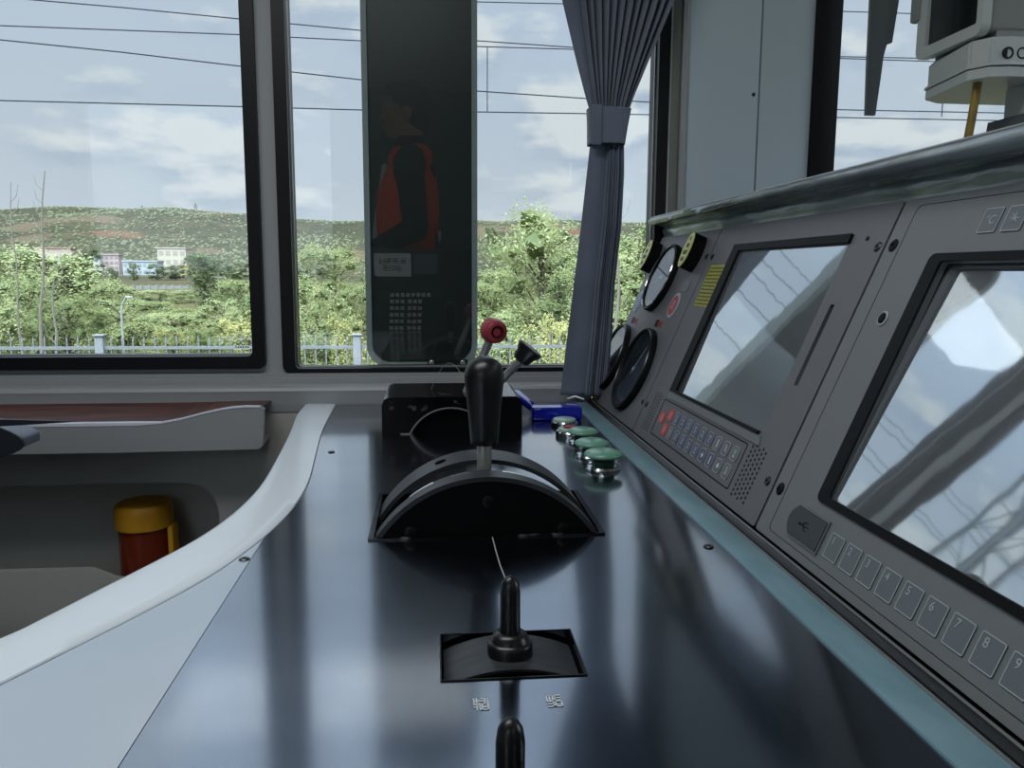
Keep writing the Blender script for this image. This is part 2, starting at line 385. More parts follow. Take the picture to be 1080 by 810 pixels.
# windshield: facets curving round the nose
WS = [(.694, 1.37), (.95, 1.0), (1.05, .4), (1.05, -.4), (.95, -1.0), (.69, -1.5)]
for name, z0, z1, m_ in (('wall_front', ZF, .30, 'lower'), ('wall_front_header', 1.0, ZC, 'ceil')):
    b = BM()
    for (x0, y0), (x1, y1) in zip(WS, WS[1:]):
        d = Vector((y0-y1, x1-x0, 0)).normalized()*.05
        vs = []
        for z in (z0, z1): vs.append([b.verts.new((x0, y0, z)), b.verts.new((x1, y1, z)), b.verts.new((x1+d.x, y1+d.y, z)), b.verts.new((x0+d.x, y0+d.y, z))])
        a_, c_ = vs
        b.faces.new(a_[::-1]); b.faces.new(c_)
        for i in range(4): b.faces.new((a_[i], a_[(i+1) % 4], c_[(i+1) % 4], c_[i]))
    tag(obj(name, b, m_), kind='structure')
b = BM()
for (x0, y0), (x1, y1) in zip(WS, WS[1:]):
    d = Vector((y0-y1, x1-x0, 0)).normalized()*.005
    vs = [b.verts.new(p) for p in ((x0, y0, .30), (x1, y1, .30), (x1, y1, 1.0), (x0, y0, 1.0), (x0+d.x, y0+d.y, .30), (x1+d.x, y1+d.y, .30), (x1+d.x, y1+d.y, 1.0), (x0+d.x, y0+d.y, 1.0))]
    for q in ((0, 1, 2, 3), (7, 6, 5, 4)): b.faces.new([vs[i] for i in q])
tag(obj('window_3', b, 'glass'), kind='structure')

b = BM(); bx(b, (-1.85, -1.55, ZF-.05), (1.1, 1.45, ZF)); tag(obj('floor', b, 'floor'), kind='structure')
b = BM(); bx(b, (-1.85, -1.55, ZC), (1.12, 1.45, ZC+.06)); tag(obj('ceiling', b, 'ceil'), kind='structure')
b = BM(); plate(b, rr(-.83, .14, .13, .62, .02), [rr(-.80, .17, .10, .59, .01)], 1.10, ZC, lambda u, v, w_: (u, v, w_))
lf_ = tag(obj('added_fill_frame', b, 'ceil'), 'flat rectangular frame of the added fill light above the desk, out of view', 'lamp')  # unseen frame added around the ceiling fill light
b = BM(); plate(b, [(-1.5, ZF), (1.44, ZF), (1.44, ZC), (-1.5, ZC)], [], -1.85, -1.8, lambda u, v, w_: (w_, u, v)); tag(obj('wall_back', b, 'backwall'), kind='structure')
b = BM(); plate(b, [(-1.85, ZF), (.72, ZF), (.72, ZC), (-1.85, ZC)], [rr(-1.72, .05, -.52, 1.05, .02)], -1.55, -1.5, lambda u, v, w_: (u, w_, v)); tag(obj('wall_far', b, 'backwall'), kind='structure')
b = BM(); bx(b, (-1.73, -1.53, .04), (-.51, -1.525, 1.06)); tag(obj('window_4', b, 'glass'), kind='structure')

# ================================================================== DESK
desk = thing('driver_desk', 'dark navy glossy control desk with pale curved rim under the side windows', 'desk', (.05, .6, ZF))
RO = [(-.72, .19), (-.56, .215), (-.45, .26), (-.37, .33), (-.31, .405), (-.262, .482), (-.25, .510), (-.235, .552), (-.218, .598), (-.199, .655), (-.186, .725), (-.181, .816), (-.186, .928), (-.198, 1.094), (-.212, 1.24), (-.216, 1.34)]
RI = [(-.72, .10), (-.54, .13), (-.42, .18), (-.33, .26), (-.275, .345), (-.233, .425), (-.213, .466), (-.189, .515), (-.164, .575), (-.147, .64), (-.1365, .707), (-.132, .777), (-.134, .85), (-.144, .964), (-.156, 1.111), (-.165, 1.34)]
def smoothpath(P, n=4):
    out = []
    for i in range(len(P)-1):
        p0, p1, p2, p3 = [Vector(P[max(0, min(len(P)-1, j))]) for j in (i-1, i, i+1, i+2)]
        for k in range(n):
            t = k/n
            q = .5*((2*p1) + (-p0+p2)*t + (2*p0-5*p1+4*p2-p3)*t*t + (-p0+3*p1-3*p2+p3)*t**3)
            out.append(q)
    out.append(Vector(P[-1])); return out
RO_, RI_ = smoothpath(RO), smoothpath(RI)
b = BM(); rows = []
for o_, i_ in zip(RO_, RI_):
    d = (o_-i_).normalized()
    prof = [(i_, .0), (i_+d*.001, .0012), (i_.lerp(o_, .25), .0018), (i_.lerp(o_, .6), .0022), (o_-d*.006, .0022), (o_-d*.002, .001), (o_, -.002), (o_, -.030), (o_-d*.02, -.034)]
    rows.append([b.verts.new((p_.x, p_.y, z_)) for p_, z_ in prof])
for a_, c_ in zip(rows, rows[1:]):
    for i in range(len(a_)-1): b.faces.new((a_[i], c_[i], c_[i+1], a_[i+1]))
obj('desk_rim', b, 'rim', desk, ang=50)
XP = -.142
lam = [(q.x+.0008, q.y) for q in RI_ if q.x < XP-.001 and q.y < .7] + [(XP-.0006, .662), (XP-.0006, -.25), (-.72, -.25)]
b = BM(); plate(b, lam, (), -.03, 0); obj('side_laminate', b, 'lam', desk)
lam2 = [(q.x+.0008, q.y) for q in RI_ if q.x < XP-.001 and q.y > .9] + [(XP-.0006, 1.338), (XP-.0006, .945)]
pl = [(XP, -.25), (.232, -.25), (.232, 1.338), (-.164, 1.338)] + [(q.x+.0008, q.y) for q in reversed(RI_) if .655 < q.y < 1.33] + [(XP, .655)]
H1 = [(-.053, .645), (.141, .645), (.141, .777), (-.053, .777)]
H2 = [(.0025, .408), (.0825, .408), (.0825, .464), (.0025, .464)]
H3 = [(-.0115, .261), (.0685, .261), (.0685, .317), (-.0115, .317)]
H4 = [(-.045, 1.095), (.10, 1.095), (.10, 1.19), (-.045, 1.19)]
b = BM(); plate(b, pl, [H1, H2, H3], -.006, 0); obj('desk_plate', b, 'desk', desk)
for H in (H1, H2, H3):
    (x0, y0), _, (x1, y1), _ = H
    b = BM(); bx(b, (x0-.004, y0-.004, -.085), (x1+.004, y1+.004, -.08))
    for a_, c_ in (((x0-.004, y0-.004), (x0, y1+.004)), ((x1, y0-.004), (x1+.004, y1+.004)), ((x0, y0-.004), (x1, y0)), ((x0, y1), (x1, y1+.004))):
        bx(b, (*a_, -.08), (*c_, -.006))
    obj('cutout_well', b, 'black', desk)
b = BM(); bx(b, (-.10, -.25, ZF), (.60, 1.29, -.09)); obj('desk_body', b, 'lower', desk)
b = BM(); bx(b, (.232, -.25, -.006), (.257, 1.335, .0018), bev=.0008); obj('edge_strip', b, 'teal', desk)
b = BM(); ribbon(b, [(.2572, -.006), (.2572, .002), (.262, .0015), (.2645, .0045), (.267, .0052), (.2695, .004), (.272, .0005), (.2775, .0005), (.2775, -.006)], -.25, 1.335, True); obj('edge_rib', b, 'black', desk)
b = BM(); bx(b, (.2568, -.25, .0012), (.2584, 1.335, .0028)); bx(b, (.2662, -.25, .0045), (.2682, 1.335, .0058), bev=.0004); obj('edge_bead', b, 'silver', desk)
for x, y in ((-.147, .607), (-.127, .978), (.221, .605)): screwhead(desk, (x, y, .0002), (0, 0, 1), .0042)
for q, (x, y) in enumerate(((.0225, .388), (.0605, .388))):
    b = BM(); glyph_rows(b, [2, 2], Matrix.Translation((x, y, .0003)), .0031, .0048, .0010, .0007, 3+q)
    obj('position_lettering', b, 'white', desk)
# the scratch line running towards the small lever
b = BM(); tube(b, [(.0475, .643, .0002), (.0478, .61, .0003), (.0485, .58, .0002), (.0500, .553, .0003)], .0004, 5); obj('scratch', b, 'whitedim', desk)

# ================================================================== CONSOLE
TT = R(67.2); XB = .278
tv = Vector((math.cos(TT), 0, math.sin(TT))); nv = Vector((-math.sin(TT), 0, math.cos(TT)))
def K(Y, s, n=0): return Vector((XB, Y, 0)) + tv*s + nv*n
def fk(u, v, w_): return K(u, v, w_)
def KM(Y, s, n=0):
    m_ = Matrix((Vector((0, -1, 0)), tv, nv)).transposed().to_4x4(); m_.translation = K(Y, s, n); return m_
cons = thing('instrument_console', 'long sloping instrument console housing with film wrapped top lip, right of the desk', 'console', (.45, .6, ZF))
b = BM(); YN = -.25
ribbon(b, [(XB+.0006+.012, -.006), (.404, .2755), (.404, .300), (.69, .302), (.69, -.3), (.62, ZF), (.6105, ZF), (.6105, -.0865), (.2785, -.0865), (.2785, -.006)], YN, 1.335, True)
obj('console_body', b, 'black', cons)
b = BM(); ribbon(b, [(.404, .300), (.398, .3035), (.378, .3025), (.372, .3045), (.3695, .3085), (.3725, .3125), (.379, .3145), (.45, .319), (.69, .325), (.69, .302)], YN, 1.352, True)
obj('top_lip', b, 'lip', cons, ang=60)
# crumpled film wrapped along the lip face
b = BM(); ny = 220; rows = []
fp = [(.3935, .2785), (.3955, .2855), (.392, .292), (.3955, .2985), (.385, .3012), (.374, .3022), (.3685, .3050), (.3675, .3092), (.3705, .3135)]
for i in range(ny+1):
    y = YN + (1.358-YN)*i/ny; row = []
    for j, (x, z) in enumerate(fp):
        nn = noise.noise(Vector((y*9, j*.6, 1))) + .35*noise.noise(Vector((y*26, j*1.1, 5)))
        a_ = .0030 if 0 < j < 8 else .0008
        row.append(b.verts.new((x - abs(nn)*a_ - .0006, y, z + nn*a_*.5)))
    rows.append(row)
for a_, c_ in zip(rows, rows[1:]):
    for j in range(len(fp)-1): b.faces.new((a_[j], c_[j], c_[j+1], a_[j+1]))
obj('plastic_film', b, 'film', cons, ang=70)
b = BM(); tube(b, [(.3705, YN, .3140), (.3705, 1.352, .3140)], .0016, 8); obj('lip_bead', b, 'silver', cons)

PS0, PS1 = .002, .303
def panelface(root, y0, y1, m_, holes=(), name='face_plate'):
    b = BM(); plate(b, rr(y0, PS0, y1, PS1, .0025, 3), holes, .0, .0055, fk); return obj(name, b, m_, root)
T5 = .0056
# ---- gauge panel
gp = thing('gauge_panel', 'narrow charcoal panel with three round gauges beside the curtain', 'gauge panel', K(1.2, .0))
panelface(gp, 1.068, 1.352, 'panel')
def gauge(cy, cs, r, needle, label):
    M0 = KM(cy, cs, T5); b = BM()
    lathe(b, [(r, -.003), (r, .006), (r*.985, .0085), (r*.93, .0095), (r*.90, .009), (r*.86, .0035), (r*.85, .0034), (r*.85, -.002)], 48, M0)
    # lathe caps close the bottom; ring cut open by using the profile above
    g = obj('gauge', b, 'bezel', gp); g['label'] = label
    b = BM(); lathe(b, [(r*.86, .0034), (r*.3, .0036), (.0002, .0036)], 40, M0, cap=False); obj('dial', b, 'dial', g)
    b = BM()
    for k_ in range(31):
        a = R(-225 + 270*k_/30); L = .13 if k_ % 5 == 0 else .07
        mt = M0 @ Matrix.Rotation(a, 4, 'Z'); bx(b, (r*(.80-L), -.0003, .0037), (r*.80, .0003, .0039), mt)
    obj('tick_marks', b, 'whitedim', g)
    b = BM(); mt = M0 @ Matrix.Rotation(R(needle), 4, 'Z'); bx(b, (-r*.15, -.0006, .0045), (r*.66, .0006, .0052), mt); lathe(b, [(.004, .004), (.004, .006), (.002, .0065)], 16, M0); obj('needle', b, 'white', g)
    b = BM(); lathe(b, [(r*.88, .0072), (.0002, .0072)], 40, M0, cap=False); obj('gauge_glass', b, 'gglass', g)
    b = BM(); lathe(b, [(r*.935, .0085), (r*.95, .0102), (r*.965, .0085)], 48, M0, cap=False); obj('bezel_ring', b, 'chrome' if cs > .15 else 'screw', g)
gauge(1.238, .228, .056, 200, 'upper round gauge whose glass mirrors the sky')
gauge(1.322, .083, .060, 120, 'lower round gauge partly behind the curtain')
gauge(1.172, .080, .066, 60, 'lower round gauge next to the display unit')
for cy, cs in ((1.335, .263), (1.118, .2655)):
    b = BM(); plate(b, [(cy+.017*math.cos(a)*1.0, cs+.027*math.sin(a)) for a in [2*PI*k_/28 for k_ in range(28)]], (), 0.005, .024, fk); lp = obj('indicator_lamp', b, 'bezel', gp)
    b = BM(); plate(b, [(cy+.0166*math.cos(a), cs+.0266*math.sin(a)) for a in [2*PI*k_/28 for k_ in range(28)]], (), .0241, .0252, fk); obj('lamp_lens', b, 'lime', lp)
    b = BM()
    for row, n_ in enumerate((1, 2, 3, 2)):
        for i in range(n_):
            M0 = KM(cy - (i-(n_-1)/2)*.006, cs+.017-.0105*row, .0254); bx(b, (-.0018, -.003, 0), (.0018, .003, .0002), M0)
    obj('sound_slots', b, 'bezel', lp)
for cy, cs, m_ in ((1.1275, .1874, 'redround'), (1.325, .186, 'blueround')):
    M0 = KM(cy, cs, T5); b = BM(); lathe(b, [(.0195, 0), (.0195, .0006), (.0185, .0009), (.001, .0009)], 32, M0); q = obj('round_badge', b, 'keyline', gp)
    q['label'] = 'red round badge with white ring' if m_[0] == 'r' else 'pale blue round badge'
    b = BM(); lathe(b, [(.0152, .0009), (.0152, .0012), (.0005, .0012)], 32, M0); obj('badge_centre', b, mat(m_+'_badge', (176, 62, 66) if m_[0] == 'r' else (120, 132, 160), .4), q)
    b = BM(); glyph_rows(b, [2, 2], KM(cy, cs+.006, T5+.0013), .005, .005, .0015, .0006, 8); obj('badge_print', b, 'whitedim', q)
for cy, cs in ((1.30, .1525), (1.162, .1565)):
    b = BM(); plate(b, rr(cy-.017, cs-.0055, cy-.001, cs+.0055, .001), (), T5, T5+.0006, fk); q = obj('tag_plate', b, mat('orange_red_tag', (178, 62, 44), .4), gp); q['label'] = 'orange red name tag'
    b = BM(); plate(b, rr(cy+.001, cs-.0055, cy+.016, cs+.0055, .001), (), T5, T5+.0006, fk); obj('tag_plate', b, 'bezel', gp)
    b = BM(); glyph_rows(b, [2], KM(cy-.009, cs+.003, T5+.0007), .0045, .006, .001, .0007, 5); obj('tag_print', b, 'reddark', q)
for cy, cs in ((1.112, .2175), (1.285, .2165)):
    b = BM(); plate(b, rr(cy-.014, cs-.008, cy+.014, cs+.008, .001), (), T5, T5+.0006, fk); obj('blank_plate', b, 'panel2', gp)
for cy, cs in ((1.078, .262), (1.078, .044), (1.343, .262)): screwhead(gp, K(cy, cs, T5), nv, .0045)

# ---- middle display unit
du = thing('display_unit', 'charcoal display unit with two-row keypad and mirrored sky, between gauges and larger screen', 'display unit', K(.85, .0))
S2 = (.702, .0775, .965, .2660)
panelface(du, .6415, 1.065, 'panel', [rr(S2[0], S2[1], S2[2], S2[3], .001, 1), rr(.6770, .129, .6845, .208, .002, 3)])
b = BM(); fpl = [(.699, .074), (.984, .074), (.984, .2755), (.699, .2755)]
plate(b, [(.706, .0785-.0035), (.9845, .0785-.0035), (.9845, .2755), (.699, .2755), (.699, .2670), (.9625, .2670), (.9625, .0785), (.706, .0785)], (), .0056, .0085, fk)
obj('screen_bezel', b, 'bezel', du)
b = BM(); plate(b, [(.694, .0625+.0035), (.9855, .0625+.0035), (.9855, .0745), (.699, .0745)], (), .0056, .0072, fk); obj('screen_ledge', b, 'panel2', du)
b = BM(); plate(b, [(.6995, .078), (.9635, .078), (.9635, .2665), (.6995, .2665)], (), -.005, .0050, lambda u, v, w_: fk(u, v, w_-.0018*(.2665-v)/.19)); obj('screen', b, 'screen', du)
b = BM(); plate(b, rr(.6760, .128, .6855, .209, .002, 3), (), -.004, .0012, fk); o = obj('card_slot', b, 'slotblack', du)
b = BM(); plate(b, rr(.7175, .0145, .9935, .0630, .003), [rr(.7187, .0157, .9923, .0618, .0025)], T5, T5+.0003, fk)
obj('keypad_outline', b, 'bezel', du)
def key(root, cy, cs, w_, h_, m_, outline=True, glyph=None, seed=0, r=.002):
    b = BM(); plate(b, rr(cy-w_/2, cs-h_/2, cy+w_/2, cs+h_/2, r, 4), (), T5, T5+.0007, fk); kk = obj('key', b, m_, root)
    if outline:
        b = BM(); lw = .0006; plate(b, rr(cy-w_/2, cs-h_/2, cy+w_/2, cs+h_/2, r, 4), [rr(cy-w_/2+lw, cs-h_/2+lw, cy+w_/2-lw, cs+h_/2-lw, r-.0004, 4)], T5+.0007, T5+.0009, fk); obj('key_outline', b, 'keyline' , kk)
    if glyph is not None:
        if glyph in '^v+/':
            b = BM(); M0 = KM(cy, cs, T5+.0008)
            if glyph == '/' : bx(b, (-.0009, -.0045, 0), (.0009, .0045, .0002), M0)
            elif glyph == '+': bx(b, (-.0009, -.003, 0), (.0009, .003, .0002), M0); bx(b, (-.003, -.0009, 0), (.003, .0009, .0002), M0)
            else:
                s1 = 1 if glyph == '^' else -1
                bx(b, (-.0006, -.004, 0), (.0006, .004, .0002), M0)
                for sg in (-1, 1): bx(b, (-.0004, -.0002, 0), (.0004, .003, .0002), M0 @ Matrix.Translation((0, .004*s1, 0)) @ Matrix.Rotation(sg*R(140) if s1 > 0 else sg*R(40), 4, 'Z'))
            obj('key_symbol', b, 'white', kk)
        elif glyph == '#':
            b = BM(); glyph_rows(b, [1, 1], KM(cy, cs+.004, T5+.0008), .0045, .0032, .0014, .0006, seed); obj('key_symbol', b, 'whitedim', kk)
        else:
            text_mesh(kk, glyph, h_*.42, KM(cy+w_*.2, cs+h_*.22, T5+.0009), 'keyline', 'key_digit')
    return kk
for row, cs in enumerate((.0480, .0288)):
    for i in range(11 if row == 0 else 10):
        cy = .735 + i*.0236 + (0 if row == 0 else .001)
        if row == 0 and i == 10: cy = .9745
        red = i >= 9
        if i == 10: cs_ = .040
        else: cs_ = cs
        bl = 2 <= i - (0 if row else 1) <= 7 and not red
        g = {(0, 0): '#', (0, 1): '#', (0, 2): '/', (1, 0): '#', (1, 1): '+', (1, 2): '/', (1, 3): '+'}.get((row, i), '#')
        key(du, cy, cs_, .0165 if not red else .019, .0150, 'redkey' if red else ('bluekey' if bl else 'key'), not red, g, seed=i*3+row, r=.004)
b = BM()
for i in range(5):
    for j in range(11):
        y_ = .7065 - i*.0073; s2 = .0135 + j*.0049 + (i % 2)*.0024
        if s2 < .066: plate(b, circ(y_, s2, .00155, 8), (), T5-.001, T5+.00015, fk)
obj('speaker_holes', b, 'rubber', du)
b = BM()
for i in range(5):
    for j in range(11):
        y_ = 1.035 - i*.0065; s2 = .0145 + j*.0049 + (i % 2)*.0024
        if s2 < .068: plate(b, circ(y_, s2, .0013, 8), (), T5-.001, T5+.00015, fk)
obj('speaker_holes', b, 'rubber', du)
b = BM(); plate(b, [(1.044, .1908), (.9895, .1908), (.9895, .249), (1.044, .249)], (), T5, T5+.0004, fk); wl = obj('warning_label', b, 'yellow', du); wl['label'] = 'yellow green warning label'
b = BM(); rnd = random.Random(4)
for j in range(11):
    x = -.0245
    while x < .022:
        l_ = rnd.uniform(.002, .007); bx(b, (x, -.0012, 0), (min(x+l_, .0245), .0012, .0001), KM(1.0168, .2445-.0050*j, T5+.0005)); x += l_+.001
obj('label_print', b, 'yellowtext', wl)
b = BM(); lathe(b, [(.0022, 0), (.0022, .0008), (.001, .001)], 12, KM(.6727, .2703, T5)); obj('sensor', b, 'rubber', du)
for cy, cs in ((.6525, .0424), (.650, .2618), (1.056, .0440), (1.055, .2610)): screwhead(du, K(cy, cs, T5), nv, .0046)

# ---- right display unit
d3 = thing('display_unit', 'larger grey display unit with numbered keys along its lower edge, nearest the camera', 'display unit', K(.4, .0))
S3 = (.20, .0545, .5545, .2475)
panelface(d3, .165, .6378, 'panel2', [rr(S3[0], S3[1], S3[2], S3[3], .003, 3)])
b = BM(); plate(b, rr(.19, .0505, .5680, .2530, .006), [rr(.20, .0565, .5530, .2470, .003)], .0056, .0075, fk); obj('screen_bezel', b, 'bezel', d3)
b = BM(); plate(b, rr(.198, .0530, .5560, .2480, .002), (), -.008, .0040, lambda u, v, w_: fk(u, v, w_ - .0058*(v-.053)/.195)); obj('screen', b, 'screen', d3)
b = BM(); plate(b, rr(.171, .0085, .6175, .2965, .006), [rr(.1714, .0089, .6171, .2961, .0058)], T5, T5+.0002, fk); obj('panel_groove', b, 'rubber', d3)
for i in range(13): key(d3, .5215-.02285*i, .0267, .0178, .0190, 'key', True, str((i+1) % 10) if i < 10 else '#', i, .0012)
for i in range(14):
    kk = key(d3, .5205-.0235*i, .2767, .0180, .0182, 'key', True, None if i in (0, 1) else '#', i+30, .0012)
    if i == 0: text_mesh(kk, '°C', .009, KM(.5205, .2767, T5+.0009), 'keyline', 'key_symbol')
    if i == 1:
        b = BM(); M0 = KM(.497, .2767, T5+.0009)
        for k_ in range(4): bx(b, (-.0045, -.0003, 0), (.0045, .0003, .0002), M0 @ Matrix.Rotation(PI*k_/4, 4, 'Z'))
        obj('key_symbol', b, 'keyline', kk)
def usbshape(g): return [(.5395-g, .0163-g), (.5395-g, .0393+g), (.5850, .0393+g), (.5905+g, .034), (.5925+g, .0278), (.5905+g, .0216), (.5850, .0163-g)]
b = BM(); plate(b, usbshape(.0018), [usbshape(.0004)], T5, T5+.0016, fk); o = obj('cover_surround', b, 'key', d3)
b = BM(); plate(b, usbshape(0), (), T5, T5+.0022, fk); uc = obj('port_cover', b, 'cover', d3); uc['label'] = 'dark grey rubber port cover with a small trident symbol'
b = BM(); M0 = KM(.565, .0278, T5+.0023)
bx(b, (-.008, -.0004, 0), (.006, .0004, .0002), M0); lathe(b, [(.0014, 0), (.0014, .0002)], 10, M0 @ Matrix.Translation((-.008, 0, 0)))
tube(b, [M0 @ Vector(p) for p in ((-.004, 0, .0001), (-.001, .003, .0001), (.003, .003, .0001))], .0004, 5); tube(b, [M0 @ Vector(p) for p in ((-.002, 0, .0001), (.001, -.003, .0001), (.004, -.003, .0001))], .0004, 5)
obj('port_symbol', b, 'rubber', uc)
b = BM(); lathe(b, [(.0062, 0), (.0062, .0008), (.0050, .0012), (.0048, .0004), (.0001, .0004)], 24, KM(.5937, .1996, T5)); o = obj('lock_ring', b, 'keyline', d3)
b = BM(); lathe(b, [(.0042, .0004), (.0042, .0016), (.003, .0022), (.001, .0022)], 20, KM(.5937, .1996, T5)); obj('lock_core', b, 'bezel', o)
for cy, cs in ((.6268, .0424), (.6268, .2622)): screwhead(d3, K(cy, cs, T5), nv, .0056, m_='bezel')

# ================================================================== CONTROLLERS
def arcband(bm, cx, rad, zc, a0, a1, y0, y1, th, n=40, zoff=0):
    """curved strip, centre (cx,zc), in the XZ plane, spanning y0..y1"""
    rows = []
    for i in range(n+1):
        a = R(a0 + (a1-a0)*i/n); c, s = math.cos(a), math.sin(a)
        rows.append([bm.verts.new((cx + r*c, y, zc + r*s)) for r, y in ((rad, y0), (rad, y1), (rad-th, y1), (rad-th, y0))])
    for a_, c_ in zip(rows, rows[1:]):
        for k_ in range(4): bm.faces.new((a_[k_], a_[(k_+1) % 4], c_[(k_+1) % 4], c_[k_]))
    bm.faces.new(rows[0]); bm.faces.new(rows[-1][::-1])
def segplate(bm, cx, rad, zc, zlow, y0, y1, n=40):
    a0 = math.asin((zlow-zc)/rad); pts = [(cx + rad*math.cos(a0 + (PI-2*a0)*i/n), zc + rad*math.sin(a0 + (PI-2*a0)*i/n)) for i in range(n+1)]
    plate(bm, pts, (), y0, y1, lambda u, v, w_: (u, w_, v))
mc = thing('throttle_controller', 'large black arched quadrant with upright bulbous black hand grip on the desk', 'control lever', (.044, .71, 0))
CX, RAD = .044, .112; ZCN = .0515 - RAD
aa = math.degrees(math.asin((-.012-ZCN)/RAD))
b = BM(); arcband(b, CX, RAD, ZCN, aa, 180-aa, .646, .666, .004); segplate(b, CX, RAD-.0035, ZCN, -.012, .650, .653); obj('front_arch', b, 'arch', mc)
b = BM(); segplate(b, CX, RAD-.0015, ZCN, -.012, .6462, .6500); obj('front_plate', b, 'archblack', mc)
b = BM(); arcband(b, CX, RAD, ZCN, aa, 180-aa, .709, .752, .004)
obj('rear_arch', b, 'arch', mc)
b = BM(); lathe(b, [(.0055, 0), (.0055, .0004), (.0001, .0004)], 20, Matrix.Translation((.005, .731, ZCN+math.sqrt((RAD+.0003)**2-.039**2)-.0002)) @ rotz_to((-.039, 0, RAD))); obj('bore_hole', b, 'slotblack', mc)
b = BM(); segplate(b, CX, RAD-.012, ZCN, -.03, .690, .7085); obj('drum', b, 'archblack', mc)
b = BM(); arcband(b, CX, RAD-.004, ZCN, aa, 180-aa, .666, .686, .003); o = obj('index_strip', b, 'black', mc)
for a0, a1 in ((98, 101), (101.5, 104), (104.5, 106), (115, 128), (66, 82), (52, 54), (48, 49.5), (44, 45)):
    b = BM(); arcband(b, CX, RAD-.0036, ZCN, a0, a1, .668 if a1-a0 > 5 else .671, .6855 if a1-a0 > 5 else .681, .001, 10); obj('index_mark', b, 'index' if a1-a0 > 5 else 'keyline', o)
for x, z in ((.044, .030), (-.021, .005), (.108, .005)): screwhead(mc, (x, .6462, z), (0, -1, 0), .0052, name='bolt', m_='bezel')
b = BM(); plate(b, rr(-.056, .6425, .144, .780, .002), [rr(-.0515, .6455, .1395, .776, .001)], 0, .0016); obj('base_frame', b, 'blackgloss', mc)
b = BM(); lathe(b, [(.0066, 0), (.0066, .07)], 24, Matrix.Translation((.044, .698, .020))); obj('lever_shaft', b, 'steel', mc)
b = BM(); lathe(b, [(.0100, .068), (.0120, .069), (.0126, .074), (.0138, .088), (.0152, .104), (.0166, .118), (.0175, .1245), (.0177, .1295), (.0168, .1355), (.0145, .1405), (.0110, .1440), (.0065, .1463), (.0022, .1472), (.0001, .1473)], 40, Matrix.Translation((.044, .698, 0))); obj('grip', b, 'grip', mc, ang=70)

def small_lever(LX, y, label):
    t = thing('selector_lever', label, 'control lever', (LX, y, 0))
    b = BM(); R2 = .088; zc = .0015-R2
    arcband(b, LX, R2, zc, 64, 116, y-.021, y+.023, .003, 30); obj('drum', b, 'arch', t)
    b = BM(); segplate(b, LX, R2-.001, zc, -.012, y-.0222, y-.0208, 30); obj('drum_end', b, 'archblack', t)
    b = BM(); lathe(b, [(.0132, -.001), (.0132, .0070), (.0126, .0082), (.0112, .0090), (.0098, .0125), (.0080, .0138), (.0068, .0142)], 36, Matrix.Translation((LX, y, 0))); obj('collar', b, 'grip', t)
    b = BM(); tube(b, [(LX, y, z) for z in (.008, .016, .028, .038, .0435, .0465, .0478)], [.0064, .0060, .0059, .0059, .0050, .0032, .0008], 24); obj('lever_stick', b, 'grip', t, ang=70)
    b = BM(); plate(b, rr(LX-.0407, y-.0286, LX+.0407, y+.0286, .0008), [rr(LX-.0399, y-.0278, LX+.0399, y+.0278, .0006)], 0, .0008); obj('cutout_edge', b, 'black', t)
    return t
small_lever(.0425, .436, 'small round-tipped black lever on a collar in the square desk cutout behind the white lettering')
small_lever(.0285, .289, 'black lever tip at the bottom edge of the photo, nearest the camera')

# far brake controller
bc = thing('brake_controller', 'scuffed glossy black controller box with red knob lever and black knob lever', 'control lever', (.025, 1.14, 0))
CB, RB = .022, .062; zb = .036-RB
def fb(u, v, w_): return (u, w_, v)
arcp = [(CB + RB*math.cos(a), zb + RB*math.sin(a)) for a in [R(24.8 + (180-49.6)*i/24) for i in range(25)]]
out = [(-.072, 0), (arcp[-1][0], 0)] + arcp[::-1][1:-1] + [(arcp[0][0], 0), (.121, 0), (.121, .040), (.119, .047), (.113, .051), (-.062, .051), (-.069, .048), (-.072, .040)]
b = BM(); plate(b, out, (), 1.084, 1.225, fb); obj('housing', b, 'blackgloss', bc, ang=25)
b = BM(); arcband(b, CB, RB+.0008, zb, 25, 155, 1.0815, 1.086, .0016); bx(b, (-.047, 1.0815, .0002), (-.033, 1.086, .0012)); obj('arch_edge', b, 'silver', bc)
b = BM(); segplate(b, CB, RB-.003, zb, 0, 1.092, 1.10); obj('drum', b, 'archblack', bc)
r0, r1 = Vector((.046, 1.13, .050)), Vector((.0785, 1.115, .128))
b = BM(); tube(b, [r0, r1], .0062, 16); la = obj('lever_arm', b, 'steel', bc)
dr = Vector((.25, -.55, .62)).normalized(); Mr = Matrix.Translation(Vector((.083, 1.112, .140)))
MR = Mr @ rotz_to((.28, -.85, -.10))
b = BM(); lathe(b, [(.0001, -.019), (.009, -.0185), (.0142, -.015), (.0172, -.008), (.0180, 0), (.0172, .006), (.0155, .0125), (.0135, .0145), (.0095, .0145), (.0090, .011), (.0060, .0105), (.0056, .013), (.0001, .0132)], 36, MR, cap=False)
kn = obj('knob', b, 'red', bc, ang=50); kn['label'] = 'dull red barrel knob'
b = BM(); lathe(b, [(.0094, .0145), (.009, .0105), (.0061, .0104), (.0057, .0125), (.0001, .0128)], 30, MR @ Matrix.Translation((0, 0, .0004)), cap=False); obj('knob_recess', b, 'reddark', kn)
b = BM(); tube(b, [(.080, 1.135, .050), (.122, 1.115, .098)], .0060, 16); obj('lever_arm', b, 'steel', bc)
MK = Matrix.Translation((.121, 1.113, .097)) @ rotz_to((.62, -.10, .78))
b = BM(); lathe(b, [(.0001, -.001), (.009, -.001), (.0125, .001), (.0150, .012), (.0195, .0205), (.0200, .0225), (.0185, .0245), (.0001, .0250)], 32, MK, cap=False)
# flattened T grip
kn = obj('knob', b, 'grip', bc, ang=40); kn['label'] = 'black flared knob'
